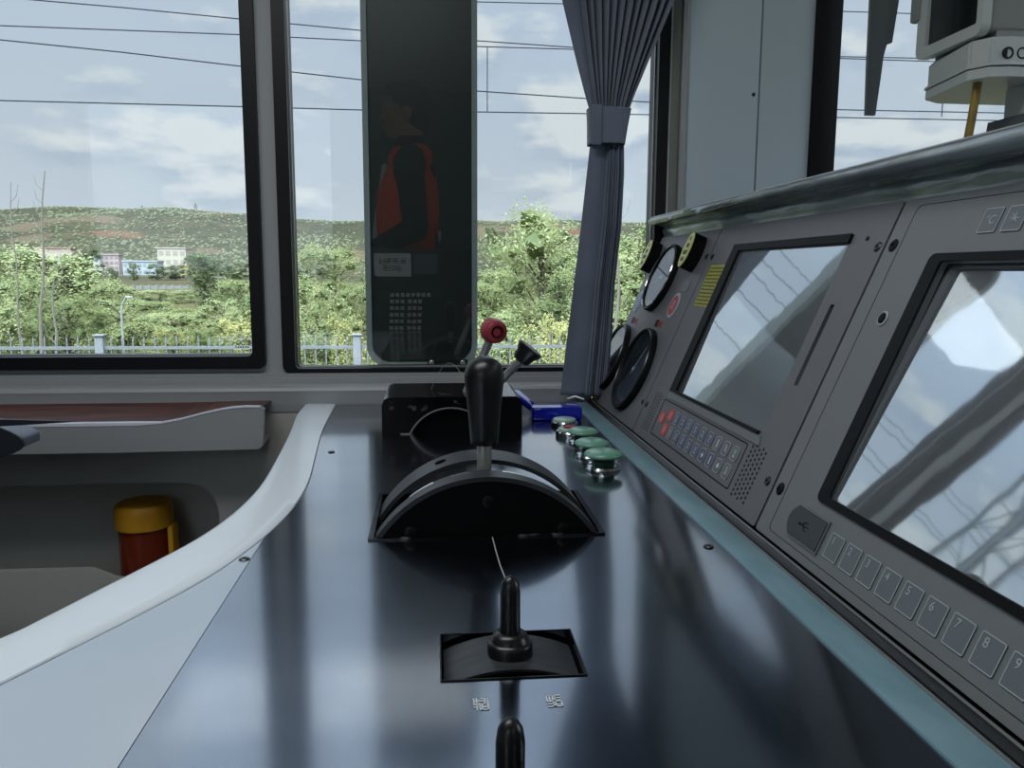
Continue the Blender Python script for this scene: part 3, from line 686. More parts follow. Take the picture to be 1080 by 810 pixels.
# seal wires
b = BM(); pts = [(-.005 + .048*t, 1.15 - .02*t, .052 + .030*math.sin(PI*t) + .018*t) for t in [i/20 for i in range(21)]]
tube(b, pts, .0004, 6); tag(obj('seal_wire', b, 'silver'), 'thin looping seal wire rising from the scuffed black controller box', 'wire')

# mushroom buttons
def mushroom(x, y, sc, label):
    t = thing('mushroom_button', label, 'push button', (x, y, 0), 'green mushroom buttons beside the teal strip')
    b = BM(); Mx = Matrix.Translation((x, y, 0)) @ Matrix.Scale(sc, 4)
    lathe(b, [(.0195, 0), (.0200, .002), (.0185, .0045), (.0150, .0055), (.0130, .0056)], 36, Mx); obj('mount_ring', b, 'chrome', t)
    b = BM(); lathe(b, [(.0128, .005), (.0128, .010), (.0108, .0115), (.0108, .015)], 30, Mx); obj('stem', b, 'darkgreen', t)
    b = BM(); lathe(b, [(.0108, .0135), (.0200, .0150), (.0222, .0165), (.0222, .0180), (.0205, .0200), (.0160, .0222), (.0095, .0238), (.0001, .0243)], 44, Mx); obj('cap', b, 'green', t, ang=60)
mushroom(.190, .868, 1, 'green mushroom button nearest the camera')
mushroom(.189, .930, .96, 'middle green mushroom button of the three')
mushroom(.192, 1.004, .92, 'green mushroom button farthest from the camera, beside the flat red-centred button')
t = thing('flat_button', 'flat pale ring button with red centre behind the green mushroom buttons', 'push button', (.184, 1.055, 0))
b = BM(); lathe(b, [(.0200, 0), (.0200, .006), (.0185, .008), (.0150, .0085)], 36, Matrix.Translation((.184, 1.055, 0))); obj('mount_ring', b, 'chrome', t)
b = BM(); lathe(b, [(.0165, .008), (.0165, .0105), (.0150, .0115), (.0001, .0115)], 30, Matrix.Translation((.184, 1.055, 0))); obj('button_ring', b, 'palegreen', t)
b = BM(); lathe(b, [(.0095, .0115), (.0095, .0130), (.0085, .0138), (.0001, .0138)], 30, Matrix.Translation((.184, 1.055, 0))); obj('button_cap', b, 'red', t)
t = thing('flat_button', 'flat grey-green round button farthest back in the button row', 'push button', (.188, 1.128, 0))
b = BM(); lathe(b, [(.0200, 0), (.0200, .006), (.0185, .008), (.0150, .0085)], 36, Matrix.Translation((.188, 1.128, 0))); obj('mount_ring', b, 'chrome', t)
b = BM(); lathe(b, [(.0165, .008), (.0165, .0105), (.0150, .0115), (.0001, .0115)], 30, Matrix.Translation((.188, 1.128, 0))); obj('button_cap', b, 'palegreen', t)

# blue plastic lever handle lying on the desk
t = thing('plastic_clip', 'glossy deep blue plastic clip lying at the foot of the curtain', 'clip', (.17, 1.2, 0))
b = BM(); sec = [(.110, 1.240, .020, .012, .010), (.118, 1.233, .030, .015, .010), (.130, 1.222, .030, .015, .009), (.142, 1.208, .022, .014, .008), (.152, 1.196, .014, .014, .008)]
rows = []
for x, y, z, hw, th in sec:
    row = []
    for k_ in range(14):
        a = 2*PI*k_/14; row.append(b.verts.new((x + .4*hw*math.cos(a), y + hw*math.cos(a), z + th*math.sin(a))))
    rows.append(row)
for a_, c_ in zip(rows, rows[1:]):
    for k_ in range(14): b.faces.new((a_[k_], a_[(k_+1) % 14], c_[(k_+1) % 14], c_[k_]))
b.faces.new(rows[0][::-1]); b.faces.new(rows[-1]); obj('clip_arm', b, 'blue', t, ang=60)
b = BM(); bx(b, (.145, 1.165, .0), (.222, 1.215, .021), bev=.005, seg=3); obj('clip_body', b, 'blue', t)
b = BM(); tube(b, [(.210, 1.235, .022), (.222, 1.23, .027), (.235, 1.225, .023)], .002, 8); obj('clip_ring', b, 'silver', t)

# ================================================================== CURTAIN
cu = thing('curtain', 'slate grey pleated curtain tied back at the right of the second side window', 'curtain', (.27, 1.32, .0))
def lerp(T, z):
    for (z0, *a), (z1, *c) in zip(T, T[1:]):
        if z0 >= z >= z1:
            t_ = (z0-z)/(z0-z1); return [p*(1-t_)+q*t_ for p, q in zip(a, c)]
    return list(T[-1][1:])
CT = [(1.02, .095, .50, .0), (.95, .12, .475, 0), (.80, .165, .435, 0), (.65, .2045, .387, 0), (.56, .229, .348, 0), (.50, .2465, .323, 0), (.482, .2525, .317, 0), (.455, .254, .312, 0), (.427, .2545, .308, 0), (.38, .250, .309, 0), (.30, .2425, .307, 0), (.20, .231, .299, 0), (.12, .222, .296, 0), (.05, .2145, .292, 0), (.017, .211, .290, 0)]
def drape(z0, z1, nz, nfold, flat, amp, name, zs):
    b = BM(); nu = 26*nfold//2; rows = []
    for i in range(nz+1):
        z = z0 + (z1-z0)*i/nz; xa, xb, _ = lerp(CT, z); row = []
        wd = xb-xa
        for j in range(nu+1):
            u = j/nu
            if u < flat: x = xa + wd*u; y = -.004 + .006*math.sin(PI*u/flat)*-.5
            else:
                v = (u-flat)/(1-flat); ph = v*nfold
                fr = ph % 1; tri = 1-abs(2*fr-1)
                tri = tri**.7
                nn = noise.noise(Vector((ph*.7, z*2.5, 2)))*.25
                x = xa + wd*(flat + (1-flat)*(v + .18*(tri-.5)/nfold)); y = amp*min(1, wd/.14+.35)*(tri*(1+nn) - .5)*-1
            y += .004*noise.noise(Vector((u*3, z*5, 0)))
            row.append(b.verts.new((x, 1.318 + y, z)))
        rows.append(row)
    for a_, c_ in zip(rows, rows[1:]):
        for j in range(nu): b.faces.new((a_[j], a_[j+1], c_[j+1], c_[j]))
    o = obj(name, b, 'curtain', cu, recalc=False, ang=180)
    sm = o.modifiers.new('thickness', 'SOLIDIFY'); sm.thickness = .0012
    return o
drape(1.02, .455, 40, 12, .15, .034, 'upper_drape', 1)
drape(.455, .017, 60, 10, .52, .042, 'lower_drape', 1)
b = BM(); rows = []
for z in (.427, .429, .455, .481, .483):
    xa, xb, _ = lerp(CT, z); cx = (xa+xb)/2; hw = (xb-xa)/2+.003; row = []
    for k_ in range(32):
        a = 2*PI*k_/32; ex = .6
        c, s = math.cos(a), math.sin(a); x = cx + hw*math.copysign(abs(c)**ex, c); y = 1.318 + .026*math.copysign(abs(s)**ex, s)
        row.append(b.verts.new((x, y, z)))
    rows.append(row)
for a_, c_ in zip(rows, rows[1:]):
    for k_ in range(32): b.faces.new((a_[k_], a_[(k_+1) % 32], c_[(k_+1) % 32], c_[k_]))
tb = obj('tieback', b, 'curtain', cu, ang=50); sm = tb.modifiers.new('t', 'SOLIDIFY'); sm.thickness = .002
b = BM(); bx(b, (.2525, 1.288, .423), (.268, 1.2915, .485), bev=.0015); obj('tieback_flap', b, 'curtain', tb)
b = BM(); bx(b, (-.23, 1.31, 1.012), (.55, 1.328, 1.028), bev=.002); obj('curtain_rail', b, 'silver', cu)
b = BM(); [bx(b, (x, 1.315, 1.026), (x+.01, 1.325, ZC)) for x in (-.2, .15, .5)]; obj('rail_bracket', b, 'silver', cu)

# ================================================================== SIDE WALL FITTINGS
t = thing('side_tray', 'long grey tray with wood-look bottom and white edge below the left window', 'tray', (-.7, 1.29, -.05))
b = BM(); top = [(-1.6, -.015), (-.46, -.015), (-.42, -.0125), (-.39, -.007), (-.36, .001), (-.33, .0075), (-.31, .0105), (-.29, .0115), (-.270, .0110), (-.265, .007), (-.268, -.050), (-.275, -.0555), (-.48, -.0575), (-1.6, -.0575)]
plate(b, top, (), 1.255, 1.268, fb); obj('tray_front', b, 'sill', t, ang=30)
b = BM(); bx(b, (-1.6, 1.268, -.0565), (-.275, 1.345, -.05)); obj('tray_base', b, 'lower', t)
b = BM(); pts = [(x, z) for x, z in top[:9]]
vs = [[b.verts.new(p) for p in ((x, 1.254, z-.0005), (x, 1.254, z+.0042 if x < -.44 else z+.0018), (x, 1.262, z+.0050 if x < -.44 else z+.002), (x, 1.270, z+.0005))] for x, z in pts]
for a_, c_ in zip(vs, vs[1:]):
    for k_ in range(3): b.faces.new((a_[k_], c_[k_], c_[k_+1], a_[k_+1]))
obj('white_edge', b, 'whiteedge', t)
b = BM()
for k_, ((x0, z0), (x1, z1)) in enumerate(zip(pts, pts[1:])):
    v4 = [b.verts.new(p) for p in ((x0, 1.268, z0-.001), (x1, 1.268, z1-.001), (x1, 1.345, .008), (x0, 1.345, .008))]
    b.faces.new(v4)
obj('wood_bottom', b, 'wood', t)

t = thing('safety_canister', 'dark amber canister with mustard yellow cap standing in the side wall recess', 'canister', (-.503, 1.392, -.44))
Mc = Matrix.Translation((-.503, 1.392, -.009))
b = BM(); lathe(b, [(.040, -.430), (.042, -.426), (.042, -.205)], 36, Mc); obj('canister_body', b, 'canred', t)
b = BM(); lathe(b, [(.047, -.207), (.0475, -.204), (.0475, -.178), (.046, -.170), (.042, -.166), (.030, -.164), (.001, -.163)], 40, Mc); obj('canister_cap', b, 'canyel', t)
b = BM(); bx(b, (-.460, 1.372, -.41), (-.450, 1.407, -.215), bev=.004); obj('canister_strap', b, 'canyel', t)
t = thing('wall_pocket', 'grey open pocket lip along the bottom of the side wall recess', 'pocket', (-.8, 1.30, -.42))
b = BM(); plate(b, [(-1.33, -.50), (-.37, -.50), (-.37, -.292), (-.515, -.292), (-.535, -.289), (-.556, -.279), (-.572, -.272), (-1.33, -.270)], (), 1.330, 1.3445, fb); obj('pocket_front', b, 'lower', t)

st = thing('driver_chair', 'dark vinyl driver chair with grey-blue topped armrest at the left edge', 'chair', (-.95, .80, ZF))
b = BM(); tube(b, [(-.95, .80, ZF), (-.95, .80, -.42)], .06, 20); lathe(b, [(.22, 0), (.22, .03), (.10, .05)], 32, Matrix.Translation((-.95, .8, ZF))); obj('pedestal', b, 'black', st)
b = BM(); box(b, (-.93, .80, -.34), (.50, .50, .14), bev=.05, seg=4); obj('seat_cushion', b, 'seat', st, ang=60)
b = BM(); box(b, (-1.24, .80, .02), (.13, .48, .62), Matrix.Rotation(0, 4, 'Y'), bev=.05, seg=4); obj('backrest', b, 'seat', st, ang=60)
for yy in (.50, .99):
    arm = BM(); zt = .045
    pr_ = [(-1.20, zt), (-.60, zt), (-.555, zt-.002), (-.51, zt-.010), (-.486, zt-.022), (-.490, zt-.030), (-.53, zt-.045), (-.59, zt-.075), (-.66, zt-.095), (-.9, zt-.10), (-1.20, zt-.10)]
    if yy == .5: pr_ = [(x-.25 if x > -1.1 else x, z) for x, z in pr_]
    pr_ = [(q.x, q.y) for q in smoothpath(pr_, 4)]
    plate(arm, pr_, (), yy-.028, yy+.028, fb)
    bmesh.ops.bevel(arm, geom=[e for e in arm.edges if e.calc_face_angle(0) > 1.2], offset=.006, segments=3, affect='EDGES')
    a_o = obj('armrest', arm, 'seat', st, ang=40)
    b = BM(); plate(b, [(x, z+.002) for x, z in pr_[:19]] + [(x, z-.006) for x, z in pr_[:19][::-1]], (), yy-.024, yy+.024, fb); obj('armrest_top', b, 'armtop', a_o, ang=40)

# ================================================================== DEVICE ON CONSOLE TOP, WIPER
dv = thing('dashboard_monitor', 'light grey monitor with dark tilted screen standing on the console top at the right edge', 'monitor', (.76, .98, .32))
b = BM(); bx(b, (.664, .948, .512), (.84, 1.075, .70), bev=.006, seg=3); obj('casing', b, 'devdark', dv)
b = BM(); plate(b, rr(.945, .508, 1.078, .70, .012), [rr(.9555, .522, 1.058, .69, .003)], .656, .668, lambda u, v, w_: (w_, u, v)); obj('screen_frame', b, 'device', dv)
b = BM(); bx(b, (.661, .953, .52), (.665, 1.060, .692)); obj('screen', b, 'screendark', dv)
b = BM(); box(b, (.6575, 1.082, .60), (.012, .02, .08), bev=.004); obj('hinge', b, 'devdark', dv)
b = BM(); plate(b, [(.84, .935), (.84, 1.09), (.70, 1.09), (.672, 1.072), (.668, 1.055), (.655, .962), (.668, .940), (.690, .935)], (), .470, .5035, lambda u, v, w_: (u, v, w_))
bmesh.ops.bevel(b, geom=b.edges[:], offset=.003, segments=2, affect='EDGES'); obj('base_block', b, 'device', dv)
b = BM(); plate(b, [(.84, .935), (.84, 1.09), (.70, 1.09), (.671, 1.072), (.667, 1.055), (.654, .962), (.667, .939), (.690, .934)], (), .457, .4685, lambda u, v, w_: (u, v, w_)); obj('base_plate', b, 'device', dv)
b = BM(); bx(b, (.68, .95, .499), (.83, 1.07, .514)); obj('neck', b, 'devdark', dv)
for x in (.686, .7035): 
    b = BM(); lathe(b, [(.0068, -.002), (.0068, .0004), (.005, .0006), (.0048, -.001), (.0001, -.001)], 20, Matrix.Translation((x, .935, .484)) @ rotz_to((0, -1, 0))); obj('socket', b, 'rubber', dv)
b = BM(); bx(b, (.733, .955, .38), (.81, 1.0, .458), bev=.004); obj('stem', b, 'device', dv)
b = BM(); ribbon(b, [(.728, .419), (.83, .419), (.85, .321), (.716, .321)], .95, 1.02, True); obj('foot', b, 'devfoot', dv)
b = BM(); tube(b, [(.6745, .97, .462), (.673, .97, .44), (.670, .97, .41), (.6665, .97, .382)], .0050, 14); q = obj('yellow_tube', b, 'tubeyel', dv)
b = BM(); tube(b, [(.6665, .97, .383), (.6675, .97, .374), (.674, .97, .366), (.685, .97, .345), (.687, .97, .32)], .0056, 14); obj('tube_sleeve', b, 'devfoot', q)
t = thing('windshield_wiper', 'dark grey speckled wiper blade hanging outside the windshield', 'wiper', (.76, 1.36, .5))
q = 1.40/1.2
def wp(x, z): return (x*q, (z-.22)*q+.22)
b = BM(); plate(b, [wp(.653, .80), wp(.653, .627), wp(.6545, .54), wp(.6570, .461), wp(.6720, .461), wp(.6770, .52), wp(.684, .627), wp(.70, .80)], (), 1.398, 1.405, fb); obj('wiper_arm', b, mat('wiper_arm_grey', (52, 56, 56), .5), t)
b = BM(); plate(b, [wp(.664, .80), wp(.668, .627), wp(.664, .54), wp(.668, .467), wp(.675, .469), wp(.682, .545), wp(.687, .567), wp(.695, .569), wp(.701, .627), wp(.715, .80)], (), 1.406, 1.416, fb); obj('wiper_blade', b, mat('speckled_dark_wiper', (42, 46, 48), .6, c2=(110, 114, 112), vscale=260, lo=.62, hi=.75), t)

# ================================================================== OUTSIDE MIRROR HOUSING
t = thing('side_mirror', 'tall dark exterior mirror panel with rounded corners hanging outside the second window', 'mirror', (-.022, 1.52, .045))
b = BM(); O = rr(-.124, .044, .081, .80, .042, 8)
plate(b, O, [rr(-.114, .054, .071, .790, .034, 8)], 1.488, 1.54, fb); obj('mirror_rim', b, 'mirror_house', t, ang=50)
b = BM(); plate(b, rr(-.117, .052, .074, .793, .036, 8), (), 1.496, 1.535, fb); obj('mirror_panel', b, 'mirror_face', t)
b = BM(); bx(b, (-.03, 1.50, .79), (.0, 1.53, .95)); bx(b, (-.03, 1.44, .93), (.0, 1.53, .95)); obj('mirror_bracket', b, 'black', t)
b = BM(); plate(b, rr(-.012, .0465, .062, .060, .003), (), 1.478, 1.488, fb); o = obj('mirror_clamp', b, 'black', t)
for x in (-.005, .053): screwhead(o, (x, 1.478, .054), (0, -1, 0), .0048, m_='chrome')

# ================================================================== CABINET AND PERSON BEHIND THE CAMERA (seen mirrored in the pane)
kc = thing('keypad_cabinet', 'dark cabinet with keypad and white labels, seen mirrored in the second window', 'cabinet', (-.05, -.40, ZF))
b = BM(); bx(b, (-.28, -.55, ZF), (.17, -.32, .31), bev=.006); obj('cabinet_body', b, 'cabinet', kc)
fy = lambda u, v, w_: (u, -.32 + w_, v)
b = BM(); plate(b, rr(-.225, .205, -.085, .292, .006), (), 0, .002, fy); o = obj('label_plate', b, 'white', kc)
b = BM(); glyph_rows(b, [4, 3], Matrix.Translation((-.155, -.318, .272)) @ Matrix.Rotation(R(90), 4, 'X') @ Matrix.Rotation(PI, 4, 'Y'), .018, .018, .008, .003, 3); obj('label_print', b, 'cabinet', o)
b = BM(); plate(b, rr(-.075, .215, .015, .290, .004), (), 0, .002, fy); obj('label_plate', b, 'key', kc)
for r_ in range(6):
    for c_ in range(8 if r_ == 0 else 6):
        x = -.165 + c_*.0198 + (.008 if c_ > 2 and r_ else 0) - r_*.0012; z = .142 - r_*.0255
        b = BM(); bx(b, (x, -.32, z-.014), (x+.0145, -.314, z), bev=.001); obj('keypad_key', b, 'white', kc)
for x in (-.205, -.085):
    b = BM(); lathe(b, [(.010, 0), (.010, .012), (.018, .014), (.018, .022), (.010, .026)], 20, Matrix.Translation((x, -.32, -.035)) @ rotz_to((0, 1, 0))); obj('lamp_button', b, 'canyel', kc)

def ell(bm, c, r, n=16):
    bmesh.ops.create_uvsphere(bm, u_segments=n, v_segments=n//2+2, radius=1, matrix=Matrix.Translation(c) @ Matrix.Diagonal((*r, 1)))
def cap(bm, p0, p1, r0, r1, n=14):
    p0, p1 = Vector(p0), Vector(p1)
    tube(bm, [p0, p1], [r0, r1], n); ell(bm, p0, (r0,)*3); ell(bm, p1, (r1,)*3)
def fuse(name, bm, m_, parent, vox=.006, it=3):
    o = obj(name, bm, m_, parent, ang=180)
    r_ = o.modifiers.new('fuse', 'REMESH'); r_.mode = 'VOXEL'; r_.voxel_size = vox; r_.use_smooth_shade = True
    s_ = o.modifiers.new('soft', 'SMOOTH'); s_.iterations = it; s_.factor = .5
    return o
PX, PY = -.115, -.78
per = thing('person', 'person in dark shirt and orange safety vest looking left, mirrored in the second window', 'person', (PX, PY, ZF))
def P(x, y, z): return Vector((PX + x, PY + y, z))
b = BM()
# head facing -x; crown at z 1.02, chin .785
ell(b, P(.008, 0, .918), (.092, .074, .100)); ell(b, P(-.025, 0, .865), (.062, .056, .072)); ell(b, P(-.050, 0, .815), (.036, .036, .028))
ell(b, P(-.078, 0, .925), (.022, .045, .035)); cap(b, P(-.088, 0, .905), P(-.108, 0, .872), .009, .013); ell(b, P(-.085, 0, .838), (.016, .026, .008)); ell(b, P(-.083, 0, .826), (.016, .022, .007))
for s_ in (-1, 1):
    ell(b, P(.012, s_*.074, .885), (.018, .010, .030)); ell(b, P(-.076, s_*.028, .898), (.012, .014, .010))
cap(b, P(.015, 0, .85), P(.025, 0, .74), .055, .060)
ell(b, P(.02, 0, .60), (.105, .165, .17)); ell(b, P(.01, 0, .42), (.100, .145, .17)); ell(b, P(.015, 0, .20), (.105, .155, .13))
for s_ in (-1, 1):
    cap(b, P(.025, s_*.14, .685), P(.02, s_*.185, .66), .055, .058)
    cap(b, P(.02, s_*.195, .66), P(.045, s_*.235, .40), .050, .040)
    el, wr = P(.045, s_*.235, .40), P(-.165, s_*.165, .295)
    cap(b, el, wr, .040, .027)
    dd = (wr-el).normalized(); up_ = Vector((0, 0, 1))
    pc = wr + dd*.045; ell(b, pc, (.048, .022, .040))
    side = dd.cross(up_).normalized()
    for k_, (oz, L) in enumerate(((.030, .060), (.011, .072), (-.009, .068), (-.027, .052))):
        a0 = pc + dd*.035 + Vector((0, 0, oz)); a1 = a0 + dd*L*.5; a2 = a1 + (dd*.5 - side*s_*0 - up_*.6).normalized()*L*.35; a3 = a2 + (dd*.1 - up_).normalized()*L*.25
        cap(b, a0, a1, .0095, .009, 8); cap(b, a1, a2, .009, .0085, 8); cap(b, a2, a3, .0085, .0075, 8)
    th0 = pc + Vector((0, 0, .028)) - dd*.02; th1 = th0 + dd*.030 + Vector((0, -s_*.022, .018)); cap(b, th0, th1, .012, .010, 8); cap(b, th1, th1+dd*.028, .010, .009, 8)
    cap(b, P(.015, s_*.085, .15), P(.005, s_*.10, -.28), .082, .055); cap(b, P(.005, s_*.10, -.28), P(.035, s_*.105, -.69), .055, .036); cap(b, P(.035, s_*.105, -.70), P(-.10, s_*.12, -.745), .036, .028)
fuse('body', b, 'skin', per, .007)
b = BM(); ell(b, P(.018, 0, .936), (.094, .081, .098)); ell(b, P(.045, 0, .89), (.068, .076, .080)); ell(b, P(-.035, 0, .985), (.055, .058, .034)); fuse('hair', b, 'hair', per, .007)
b = BM(); ell(b, P(.02, 0, .60), (.115, .175, .18)); ell(b, P(.01, 0, .42), (.110, .155, .18)); ell(b, P(.015, 0, .24), (.112, .162, .12)); cap(b, P(.02, 0, .70), P(.022, 0, .765), .085, .066)
for s_ in (-1, 1):
    cap(b, P(.025, s_*.13, .685), P(.02, s_*.185, .66), .065, .067); cap(b, P(.02, s_*.195, .66), P(.045, s_*.235, .40), .060, .052); cap(b, P(.045, s_*.235, .40), P(-.12, s_*.18, .317), .052, .040)
fuse('shirt', b, 'shirt', per, .008)
b = BM()
for s_ in (-1, 1):
    ell(b, P(-.03, s_*.085, .45), (.098, .080, .24)); ell(b, P(.05, s_*.08, .48), (.088, .095, .24)); cap(b, P(-.02, s_*.10, .69), P(.06, s_*.10, .70), .054, .058)
    ell(b, P(.01, s_*.075, .28), (.118, .095, .12))
ell(b, P(.085, 0, .5), (.058, .13, .22))
vs_ = fuse('safety_vest', b, 'vest', per, .008)
b = BM()
for s_ in (-1, 1): cap(b, P(-.085, s_*.10, .66), P(-.128, s_*.085, .40), .012, .012)
bx(b, P(-.135, -.16, .36), P(-.120, .16, .395), bev=.004); bx(b, P(.135, -.12, .36), P(.148, .12, .395), bev=.004); obj('reflective_band', b, 'reflective', vs_, ang=60)
b = BM()
for s_ in (-1, 1):
    cap(b, P(.015, s_*.085, .16), P(.005, s_*.10, -.28), .095, .070); cap(b, P(.005, s_*.10, -.28), P(.030, s_*.105, -.66), .070, .058)
ell(b, P(.015, 0, .17), (.112, .165, .10)); fuse('trousers', b, 'trousers', per, .009)
b = BM()
for s_ in (-1, 1):
    ell(b, P(.03, s_*.108, -.725), (.052, .046, .052)); cap(b, P(.03, s_*.108, -.738), P(-.115, s_*.122, -.745), .042, .034)
fuse('shoes', b, 'shoe', per, .008)

# ================================================================== OUTSIDE
def ridge(t):      # skyline slope Z/Y by bearing X/Y
    pts = [(-2, .055), (-.60, .064), (-.515, .068), (-.45, .0735), (-.38, .0725), (-.30, .070), (-.22, .066), (-.12, .060), (.0, .058), (.10, .058), (.17, .064), (.28, .060), (1, .05), (2, .04)]
    for (a, c), (d, e) in zip(pts, pts[1:]):
        if a <= t <= d: return c + (e-c)*(t-a)/(d-a)
    return .05
def sm(a, c, x):
    t = max(0, min(1, (x-a)/(c-a))); return t*t*(3-2*t)
GZ = -2.38
def gh(x, y):
    if y < 20: return GZ
    z = GZ + 1.3*sm(120, 320, y)
    t = x/y if y > 0 else 0
    top = .22 + 740*ridge(t)
    k_ = sm(360, 740, y)
    z += (top - z)*k_ + noise.noise(Vector((x*.008, y*.008, 0)))*14*k_*(1-sm(600, 740, y)) + noise.noise(Vector((x*.03, y*.03, 3)))*3.0*k_*(1-sm(640, 760, y)*.7)
    z += noise.noise(Vector((x*.05, y*.05, 0)))*.3*sm(20, 60, y)
    return z
global_nt = None
mt = bpy.data.materials.new('hill_scrub_and_grass'); mt.use_nodes = True; nt = mt.node_tree; bs = nt.nodes['Principled BSDF']; bs.inputs['Roughness'].default_value = .95; bs.inputs['IOR'].default_value = 1.2
tcg = N('ShaderNodeTexCoord')
def NZ(scale, detail=5, st=(1, 1, 1), lo=.4, hi=.6):
    mp = N('ShaderNodeMapping'); mp.inputs[3].default_value = st; LK(tcg.outputs['Object'], mp.inputs[0])
    n = N('ShaderNodeTexNoise'); n.inputs['Scale'].default_value = scale; n.inputs['Detail'].default_value = detail; LK(mp.outputs[0], n.inputs[0])
    return RAMP(n.outputs[0], [(lo, (0, 0, 0)), (hi, (1, 1, 1))])
c = MIX(NZ(.02, 8), srgb((64, 63, 46)), srgb((55, 56, 42)))
c = MIX(NZ(.10, 6, lo=.5, hi=.58), c, srgb((45, 47, 36)))
c = MIX(NZ(.35, 6, lo=.5, hi=.6), c, srgb((54, 54, 40)))
c = MIX(NZ(.014, 8, (1, 1.5, 5), .57, .62), c, srgb((81, 71, 57)))
c = MIX(NZ(.012, 8, (1.3, 1.5, 3), .66, .70), c, srgb((85, 63, 50)))
sy = N('ShaderNodeSeparateXYZ'); LK(tcg.outputs['Object'], sy.inputs[0])
near = RAMP(MATH('DIVIDE', sy.outputs[1], 400.0), [(.2, (1, 1, 1)), (.6, (0, 0, 0))])
c = MIX(near, c, MIX(NZ(.5, 6), srgb((72, 71, 43)), srgb((84, 79, 53))))
LK(c, bs.inputs['Base Color'])
b = BM(); ys = [-6, 2, 6, 9, 12, 16, 22, 30, 45, 65, 90, 120, 160, 200, 240, 280, 320] + [340 + 12*i for i in range(40)] + [850, 950, 1200, 1800]
ts = [-2.2 + 4.0*i/160 for i in range(161)]
rows = []
for y in ys:
    rows.append([b.verts.new((t_*max(y, 14), y, gh(t_*max(y, 14), y))) for t_ in ts])
for a_, c_ in zip(rows, rows[1:]):
    for i in range(len(ts)-1): b.faces.new((a_[i], a_[i+1], c_[i+1], c_[i]))
tag(obj('ground', b, mt, ang=180), kind='structure')

# scrub on the hillside: nobody could count it
rnd = random.Random(77); V_ = []; F_ = []
for i in range(15000):
    y = rnd.uniform(380, 745); x = y*rnd.uniform(-.62, .42)
    if noise.noise(Vector((x*.012, y*.012, 7))) + rnd.uniform(-.5, .5) < -.02: continue
    z = gh(x, y); r_ = rnd.uniform(.45, 1.35); k_ = len(V_); h_ = r_*rnd.uniform(.6, 1.0)
    for q in range(6):
        a = 2*PI*q/6; V_.append((x+r_*1.2*math.cos(a)*rnd.uniform(.7, 1.1), y+r_*math.sin(a), z-.2+h_*.3*(q % 2)))
    V_.append((x, y, z+h_)); F_ += [(k_+q, k_+(q+1) % 6, k_+6) for q in range(6)]
me_ = bpy.data.meshes.new('scrub'); me_.from_pydata(V_, [], F_); b = BM(); b.from_mesh(me_)
tag(obj('hill_scrub', b, mat('hill_scrub_green', (84, 92, 70), .9, c2=(96, 100, 76), vscale=.05, ior=1.2), recalc=False, ang=180), 'dark scrub bushes scattered over the distant hillside', 'scrub', kind='stuff')

# fence
fn = thing('metal_fence', 'pale blue-grey picket fence along the trackside grass below the windows', 'fence', (-1, 10, GZ))
FX = [-10.1, -7.05, -4.0, -.95, 2.1, 5.15]
for x in FX:
    b = BM(); bx(b, (x-.05, 9.95, GZ), (x+.05, 10.05, -.56), bev=.01); bx(b, (x-.065, 9.935, -.56), (x+.065, 10.065, -.535), bev=.01); obj('fence_post', b, 'fence', fn)
for x0, x1 in zip(FX, FX[1:]):
    b = BM()
    for z in (-.70, -2.15, -1.95): bx(b, (x0+.05, 9.985, z-.018), (x1-.05, 10.015, z+.018))
    obj('fence_rail', b, 'fence', fn)
    b = BM(); n_ = 24
    for i in range(1, n_):
        x = x0 + (x1-x0)*i/n_; bx(b, (x-.007, 9.993, GZ+.1), (x+.007, 10.007, -.62)); 
        lathe(b, [(.013, -.62), (.001, -.55)], 6, Matrix.Translation((x, 10, 0)))
    obj('picket_panel', b, 'fence', fn)

